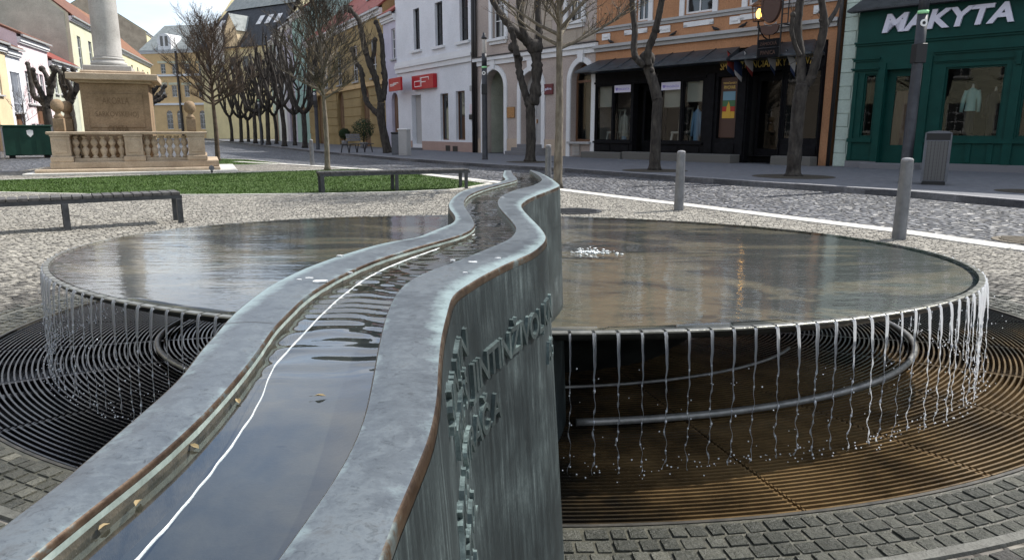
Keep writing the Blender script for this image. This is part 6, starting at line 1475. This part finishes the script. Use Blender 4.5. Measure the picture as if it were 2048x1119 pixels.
def shrub(u, v, r, zc, label, trunk=True):
    p = at(u, v, .12); root = empty('potted_shrub', tuple(p), label, 'shrub')
    m = MB(); m.lathe([(.02, .12), (.2, .12), (.27, .5), (.24, .5), (.02, .46)], p.x, p.y, 14); m.build('pot', MAT['kerb_dark'], root, world=True)
    m = MB(); m.tube([(p.x, p.y, .45), (p.x+.02, p.y, zc)], [.04, .025], 6); m.build('trunk', MAT['bark_dark'], root, world=True)
    m = MB()
    for k in range(1500):
        d = Vector((rnd.gauss(0, 1), rnd.gauss(0, 1), rnd.gauss(0, 1))).normalized(); c = Vector((p.x, p.y, zc)) + d*r*(1-.35*rnd.random()**2)*(1 + .2*noise.noise(d*2))
        u_ = d.orthogonal().normalized(); w_ = d.cross(u_); a = rnd.uniform(0, 6); x = (u_*math.cos(a)+w_*math.sin(a)); y = d.cross(x); s = .06
        i = [m.P(c - x*s), m.P(c + y*s*.4 + d*.02), m.P(c + x*s), m.P(c - y*s*.4)]; m.face(i)
    m.build('crown', MAT['evergreen_leaf'], root, world=True)
shrub(690, 291, .42, 1.05, 'dark round clipped shrub in a pot left of the park bench'); shrub(728, 296, .75, 1.35, 'larger dark bushy shrub behind the park bench')
# green container
pa, pb = at(2, 318), at(112, 316); f = Fac(pa.to_2d(), pb.to_2d())
noisy('container_green', (.005, .035, .022), (.008, .05, .032), 2, .55, bump=.2, bscale=6)
for k, (s0, s1, lab) in enumerate(((.15, f.len, 'dark green box container with a white shield emblem left of the monument'), (-2.6, .0, 'second dark green container, cut by the left edge of the photo'))):
    root = empty('green_container', tuple(f((s0+s1)/2, -.8, 0)), lab, 'container')
    part(f, root, 'body', 'container_green', lambda m: (m.box(s0+.05, s1-.05, -1.6, -.02, .14, 1.44, .03), [m.box(s0+.05+(s1-s0-.1)*q-.02, s0+.05+(s1-s0-.1)*q+.02, -.019, .0, .2, 1.4) for q in (.33, .66)]))
    part(f, root, 'rim', 'container_green', lambda m: m.box(s0, s1, -1.66, .04, 1.441, 1.52, .02))
    for q in (s0+.3, s1-.3): part(f, root, 'foot', 'black', lambda m: m.box(q-.12, q+.12, -1.2, -.3, 0, .139))
    if k == 0: part(f, root, 'emblem', 'white_paint', lambda m: (lambda c, z: m.prism([(c-.13, z+.14), (c, z+.17), (c+.13, z+.14), (c+.12, z-.04), (c, z-.17), (c-.12, z-.04)], .001, .012, 1))(f.sz(60, 267)[0], f.sz(60, 267)[1]))
    for q in (s0+.02, s1-.02): part(f, root, 'corner_post', 'kerb_dark', lambda m: m.box(q-.03, q+.03, -.01, .03, .05, 1.44))
# manhole covers
def manhole(u, v, r, label, z=.012, mt='bench_steel'):
    p = at(u, v); m = MB(); m.lathe([(r, 0), (r, z+.008), (r-.04, z+.01), (r-.05, z+.004), (.02, z+.004)], p.x, p.y, 40, False)
    for k in range(-5, 6):
        y = k*r*.16; w_ = math.sqrt(max(.01, (r-.08)**2 - y*y)); m.box(p.x-w_, p.x+w_, p.y+y-.012, p.y+y+.012, z+.0042, z+.012)
    tag(m.build('manhole_cover', MAT[mt]), label, 'manhole cover')
manhole(1150, 424, .42, 'dark ribbed round manhole cover on the pale paving behind the trough', .016); manhole(2052, 482, .34, 'rusty round manhole cover on the dark road at the right edge', .006, 'bark_grey')
# ================================================================== TREES
def lumpy(pts, r0, r1, seed, k=7, amp=.28, sc_=2.2):
    q, rr = [], []
    n = len(pts)
    for i in range(n-1):
        a, b, c, e = pts[max(i-1, 0)], pts[i], pts[i+1], pts[min(i+2, n-1)]
        for j in range(k):
            t = j/k; q.append(.5*((2*b) + (c-a)*t + (2*a-5*b+4*c-e)*t*t + (3*b-a-3*c+e)*t*t*t))
    q.append(pts[-1])
    for i, p in enumerate(q):
        f = i/(len(q)-1); rr.append((r0 + (r1-r0)*f) * (1 + amp*noise.noise((seed*7.1, 0, i*.9)) + amp*.7*max(0, noise.noise((seed*3.3, 4, i*.37)))))
    return q, rr
def sprig(m, p, d, rg, n=5, ln=.5, r=.008):
    for _ in range(n):
        dd = (d + Vector((rg.gauss(0, .45), rg.gauss(0, .45), rg.gauss(.25, .3)))).normalized(); l = ln*rg.uniform(.4, 1.1)
        b = p + dd*l*.5 + Vector((rg.gauss(0, .03), rg.gauss(0, .03), .03)); e = b + (dd + Vector((0, 0, .35))).normalized()*l*.5
        m.tube([p, b, e], [r, r*.75, r*.35], 3, False)
def pollard(base, limbs, r, label, seed, group='pollarded trees along the houses', name='pollarded_tree', spr=7, ln=.55, amp=.3):
    """base -> trunk; limbs: list of (list of points, r0, r1)"""
    rg = random.Random(seed); root = empty(name, tuple(base), label, 'tree', group)
    tr, lims = limbs
    m = MB(); q, rr = lumpy(tr, r*1.0, r*.86, seed, 6, .12)
    rr[0] *= 1.35; rr[1] *= 1.15; m.tube(q, rr, 12); m.build('trunk', MAT['bark_dark'], root, world=True)
    m = MB(); tw = MB()
    for i, (pts, a, b) in enumerate(lims):
        q, rr = lumpy(pts, a, b, seed + i*3.7, 7, amp); m.tube(q, rr, 9)
        for k in range(4, len(q), 3):
            if rg.random() < .55:
                d = Vector((rg.gauss(0, 1), rg.gauss(0, 1), rg.gauss(.2, .7))).normalized(); kn = q[k] + d*rr[k]*.75; m.ball(kn, rr[k]*rg.uniform(.45, .75), 7, 5)
                if rg.random() < .7: sprig(tw, kn, d, rg, 2, ln*.6, .007)
        m.ball(q[-1], rr[-1]*1.5, 8, 6); d = (q[-1]-q[-3]).normalized(); sprig(tw, q[-1], d, rg, spr, ln)
    m.build('limb', MAT['bark_dark'], root, world=True); tw.build('twigs', MAT['twig_brown'], root, world=True)
    return root
def PX(Y, s, dy=0):  # pixel path at forward distance Y, drifting by dy along the path
    c = crv(s); return [atY(u, v, Y + dy*i/max(1, len(c)-1)) for i, (u, v) in enumerate(c)]
def based(u, v, z=.12): p = at(u, v, z); return p, p.y
p, Y = based(1060, 323)
pollard(p, (PX(Y, '1060,323 1062,280 1061,240 1061,205'), [(PX(Y, '1058,212 1050,185 1040,150 1034,110 1026,95', .3), .14, .12), (PX(Y, '1066,210 1072,170 1074,130 1070,95'), .2, .19), (PX(Y, '1072,105 1055,85 1030,62 1010,40 985,0 972,-40', .8), .17, .10), (PX(Y, '1068,100 1050,70 1040,30 1038,-20 1030,-70', -.5), .15, .09), (PX(Y, '1076,100 1078,60 1076,10 1082,-40 1078,-90', .6), .14, .08), (PX(Y, '1034,112 1028,80 1022,60'), .12, .09)]), .19, 'thick black pollarded tree in front of the beige house', 1)
p, Y = based(1309, 340)
pollard(p, (PX(Y, '1309,340 1311,290 1313,240 1316,195'), [(PX(Y, '1315,200 1308,170 1298,140 1294,118', .2), .15, .15), (PX(Y, '1290,132 1272,116 1268,95 1270,60 1266,25 1262,-30 1258,-80', .6), .105, .07), (PX(Y, '1296,130 1297,100 1308,70 1316,40 1324,0 1334,-50 1336,-110', -.5), .115, .07)]), .165, 'forked grey brown tree in front of the black clothes shop', 2, amp=.16)
p, Y = based(1586, 352)
pollard(p, (PX(Y, '1586,352 1590,300 1594,250 1599,200 1606,168'), [(PX(Y, '1602,176 1603,150 1601,110 1595,70 1597,30 1602,-20 1600,-80', .4), .125, .085), (PX(Y, '1608,172 1622,155 1634,115 1645,70 1648,40 1642,-10 1640,-70', -.4), .125, .075), (PX(Y, '1645,62 1660,40 1675,15 1690,-30', .3), .07, .04), (PX(Y, '1600,112 1590,90 1583,60 1586,30'), .06, .05)]), .18, 'forked tree in front of the pub, its trunk pale at the bottom', 3, amp=.16)
p, Y = based(774, 306)
pollard(p, (PX(Y, '776,306 768,270 762,235 762,205'), [(PX(Y, '760,232 745,218 732,200 726,170 722,140 712,125 705,100', .8), .15, .10), (PX(Y, '762,205 752,160 740,130 730,98 722,60 716,38 700,20', -.6), .18, .10), (PX(Y, '766,200 770,160 766,125 764,85 758,60 752,45', .5), .15, .10), (PX(Y, '741,132 748,105 750,80'), .12, .09)]), .23, 'gnarled black pollard at the corner between yellow and white houses', 4)
def generic(u, v, hgt, label, seed, z=.12, r=.24, spread=1.0, group='pollarded trees along the houses', nl=4):
    p, Y = based(u, v, z) if z is not None else (None, None)
    rg = random.Random(seed); fork = hgt*rg.uniform(.30, .38); lims = []
    tr = [p, p + Vector((.05, 0, fork*.5)), p + Vector((rg.uniform(-.1, .1), 0, fork))]
    a0 = rg.uniform(0, 6.28)
    for k in range(nl):
        a = a0 + 2*math.pi*k/nl + rg.uniform(-.4, .4); d = Vector((math.cos(a), math.sin(a), 0)); sp_ = spread*rg.uniform(.75, 1.2); hh = hgt*rg.uniform(.85, 1.05)
        pts = [tr[-1] - Vector((0, 0, .1)), tr[-1] + d*.55*sp_ + Vector((0, 0, .55)), tr[-1] + d*.95*sp_ + Vector((rg.gauss(0, .15), rg.gauss(0, .15), (hh-fork)*.45)), tr[-1] + d*1.15*sp_ + Vector((rg.gauss(0, .25), rg.gauss(0, .25), (hh-fork)*.75)), tr[-1] + d*1.35*sp_ + Vector((rg.gauss(0, .3), rg.gauss(0, .3), hh-fork))]
        lims.append((pts, r*.72, r*.36))
        b = pts[2]; d2 = Vector((math.cos(a+rg.choice((-1, 1))*.9), math.sin(a+.9), 0)); lims.append(([b, b + d2*.4 + Vector((0, 0, .6)), b + d2*.65 + Vector((0, 0, (hh-fork)*.42))], r*.45, r*.3))
        b = pts[3]; d2 = Vector((math.cos(a+rg.choice((-1, 1))*1.2), math.sin(a-1.1), 0)); lims.append(([b, b + d2*.3 + Vector((0, 0, .35)), b + d2*.4 + Vector((rg.gauss(0, .2), 0, (hh-fork)*.3))], r*.36, r*.25))
        b = pts[2]; d2 = Vector((math.cos(a+2.2), math.sin(a+2.2), 0)); lims.append(([b, b + d2*.35 + Vector((0, 0, .3)), b + d2*.7 + Vector((rg.gauss(0, .2), rg.gauss(0, .2), (hh-fork)*.35))], r*.36, r*.24))
        b = pts[1]; d2 = Vector((math.cos(a-.8), math.sin(a-.8), 0)); lims.append(([b, b + d2*.3 + Vector((0, 0, .8)), b + d2*.5 + Vector((rg.gauss(0, .2), 0, (hh-fork)*.6))], r*.4, r*.28))
    return pollard(p, (tr, lims), r, label, seed, group, spr=10, ln=.9, amp=.5)
for i, (u, v, lab) in enumerate(((590, 291, 'pollard half hidden in the dark row before the lilac house'), (553, 288, 'slim pollard set back in the middle of the dark row'), (524, 286, 'pollard behind the farthest lamp post'), (497, 284, 'pollard set back near the far end of the dark row'))):
    generic(u, v, 7.4 + .2*(i % 2), lab, 40+i, .12, .15, 1.1, nl=4)
for i, (u, v, lab) in enumerate(((705, 285, 'pollard with a bare trunk in front of the arched yellow wall'), (610, 296, 'pollard at the left edge of the yellow house, first of the dark row'), (569, 293, 'pollard in the dark row in front of the teal house'), (537, 290, 'pollard in the dark row, third left of the yellow house'), (511, 287, 'pollard in the dark row, fourth left of the yellow house'), (483, 285, 'pollard in the dark row behind the second lawn'), (464, 283, 'farthest pollard at the end of the dark row'))):
    generic(u, v, (7.2, 7.6, 7.8, 7.6, 7.8, 7.4, 7.4)[i], lab, 20+i, .12, .18, 1.2, nl=4)
# pollards of the sunny side
for i, (Y, path, limbs, lab) in enumerate(((41, '99,262 98,248 94,225 92,205', ['93,212 80,200 68,192 62,165 58,140 55,128', '92,205 82,185 70,160 66,140', '96,215 100,190 98,168 92,150 84,138', '100,190 106,165 108,150 104,135', '98,170 104,155 112,140'], 'black pollard with knobbly arms in front of the pink house'), (46, '146,265 144,240 140,215 139,200', ['139,205 130,185 122,165 120,145 113,135', '140,200 142,180 134,160 128,138', '142,205 150,185 152,160 146,140', '150,185 158,170 160,150', '135,180 128,170 124,150'], 'black pollard just left of the column pedestal'), (48, '300,268 300,240 300,215 302,200', ['301,212 312,195 322,185 330,172', '300,205 296,190 302,175 310,165', '303,205 318,200 330,192', '301,200 306,185 318,170'], 'dark pollard just right of the column pedestal'))):
    b_ = atY(*[float(x) for x in path.split()[0].split(',')], Y); b_.z = 0
    tr = PX(Y, path); tr[0].z = 0
    pollard(b_, (tr, [(PX(Y, l, (.6, -.5, .4, .2, -.3)[k]), .17, .10) for k, l in enumerate(limbs)]), .24, lab, 60+i, 'pollarded trees along the houses', spr=7, ln=.5)
def young(base, fork, height, rad, r0, label, seed, n1=16, n2=7, n3=6, bark='bark_grey', leaves=0, group='young bare trees along the kerb', cx=0, tr_=.0055):
    rg = random.Random(seed); root = empty('young_tree', tuple(base), label, 'tree', group); base = Vector(base)
    m = MB(); top = base + Vector((cx*.6, 0, height*.82)); tr = [base, base + Vector((.02, 0, fork*.5)), base + Vector((cx*.1, 0, fork)), base + Vector((cx*.4, rg.uniform(-.05, .05), fork+(height-fork)*.4)), top]
    q, rr = lumpy(tr, r0, r0*.22, seed, 6, .10); rr[0] *= 1.3; m.tube(q, rr, 9); m.build('trunk', MAT[bark], root, world=True)
    m = MB(); tw = MB(); lf = MB()
    zc = (fork + height)/2; hh = (height - fork)/2
    def leafy(p):
        for _ in range(rg.randint(1, 2)):
            c = p + Vector((rg.gauss(0, .04), rg.gauss(0, .04), rg.gauss(-.03, .03))); s = rg.uniform(.018, .034); d = Vector((rg.gauss(0, 1), rg.gauss(0, 1), rg.gauss(0, 1))).normalized(); u_ = d.orthogonal().normalized(); w_ = d.cross(u_)
            lf.face([lf.P(c - u_*s), lf.P(c + w_*s*.6), lf.P(c + u_*s), lf.P(c - w_*s*.6)])
    for i in range(n1):
        f = (i + rg.uniform(0, .6))/n1; z = fork*.97 + (height*.8-fork)*f**1.15; a = i*2.39996 + rg.uniform(-.3, .3)
        o = base + Vector((cx*.5*f, 0, z)); el = R(18 + 50*f + rg.uniform(-10, 10)); d = Vector((math.cos(a)*math.cos(el), math.sin(a)*math.cos(el), math.sin(el)))
        # length to the crown envelope
        L_ = 0
        while L_ < 6:
            c = o + d*L_ + Vector((0, 0, .12*L_*L_)); e = ((c.x-base.x-cx*.5)/rad)**2 + ((c.y-base.y)/rad)**2 + ((c.z-base.z-zc)/hh)**2
            if e > 1.0 and L_ > .3: break
            L_ += .06
        L_ *= rg.uniform(.82, 1.06)
        pts = [o + d*L_*t + Vector((rg.gauss(0, .04)*t*L_, rg.gauss(0, .04)*t*L_, .13*(L_*t)**2)) for t in (0, .25, .5, .75, 1)]
        rb = r0*(.42 - .2*f); m.tube(pts, [rb, rb*.78, rb*.58, rb*.4, rb*.2], 6, False)
        for j in range(n2):
            t = .22 + .76*j/n2 + rg.uniform(-.04, .04); k = min(3, int(t*4)); p = pts[k].lerp(pts[k+1], min(1, t*4-k)); a2 = rg.uniform(0, 6.28)
            d2 = (d*.75 + Vector((math.cos(a2), math.sin(a2), rg.uniform(.1, .9)))*.8).normalized(); l2 = L_*rg.uniform(.28, .5)*(1.15-t*.5)
            pb = [p, p + d2*l2*.5 + Vector((0, 0, .02)), p + d2*l2 + Vector((rg.gauss(0, .05), rg.gauss(0, .05), .10*l2))]
            m.tube(pb, [rb*.36, rb*.26, rb*.13], 4, False)
            for k3 in range(n3):
                t3 = .2 + .8*k3/n3; q3 = pb[0].lerp(pb[1], t3*2) if t3 < .5 else pb[1].lerp(pb[2], t3*2-1); a3 = rg.uniform(0, 6.28)
                d3 = (d2*.7 + Vector((math.cos(a3), math.sin(a3), rg.uniform(0, 1.0)))*.7).normalized(); l3 = rg.uniform(.16, .42)*rad*.55
                e3 = q3 + d3*l3 + Vector((0, 0, .06)); mid = q3 + d3*l3*.5
                tw.tube([q3, mid, e3], [tr_, tr_*.76, tr_*.36], 3, False)
                d4 = (d3 + Vector((rg.gauss(0, .6), rg.gauss(0, .6), rg.gauss(.2, .5)))).normalized(); tw.tube([mid, mid + d4*l3*.5], [tr_*.73, tr_*.33], 3, False)
                d4 = (d3 + Vector((rg.gauss(0, .6), rg.gauss(0, .6), rg.gauss(.2, .5)))).normalized(); tw.tube([q3.lerp(e3, .75), q3.lerp(e3, .75) + d4*l3*.4], [tr_*.64, tr_*.3], 3, False)
                if rg.random() < leaves: leafy(e3)
                if rg.random() < leaves*.6: leafy(mid)
    m.build('branches', MAT[bark], root, world=True); tw.build('twigs', MAT['twig_russet' if bark == 'twig_russet' else 'twig_brown'], root, world=True)
    if leaves: lf.build('dry_leaves', MAT['dry_leaf'], root, world=True)
p = at(436, 322); young(p, 2.35, 5.9, 1.75, .11, 'young tree with a dense round brown crown beside the monument steps', 5, 30, 10, 9, 'twig_russet', tr_=.0062)
p = at(655, 341); young(p, 2.3, 5.75, 1.5, .095, 'slim young tree with bare upswept crown behind the far bench', 8, 30, 10, 9, 'bark_grey', tr_=.0062)
p = at(1115, 377); young(p, 3.05, 6.2, 1.95, .105, 'young tree with seed clusters rising behind the far end of the trough', 11, 21, 9, 8, 'bark_grey', .55, tr_=.0055)
p = atY(282, 262, 84); p.z = 0; young(p, 4.6, 7.6, 1.9, .09, 'thin bare tree in front of the lemon yellow house', 15, 14, 6, 5, 'twig_brown', 0, 'young bare trees before the sunny houses')
p = atY(52, 262, 38); p.z = 0; young(p, 1.2, 3.4, 1.0, .05, 'very thin bare sapling behind the green container', 16, 9, 5, 4, 'twig_brown', 0, 'young bare trees before the sunny houses')
# tree pits in the pavement
for u, v, w_, lab in ((1309, 341, .95, 'x'), (1586, 353, 1.0, 'x'), (1060, 324, .9, 'x'), (2062, 383, .6, 'x')):
    p = at(u, v, .12); sheet('soil', [(p.x + w_*math.cos(a), p.y + w_*math.sin(a)) for a in [2*math.pi*k/24 for k in range(24)]], .124, MAT['soil'])
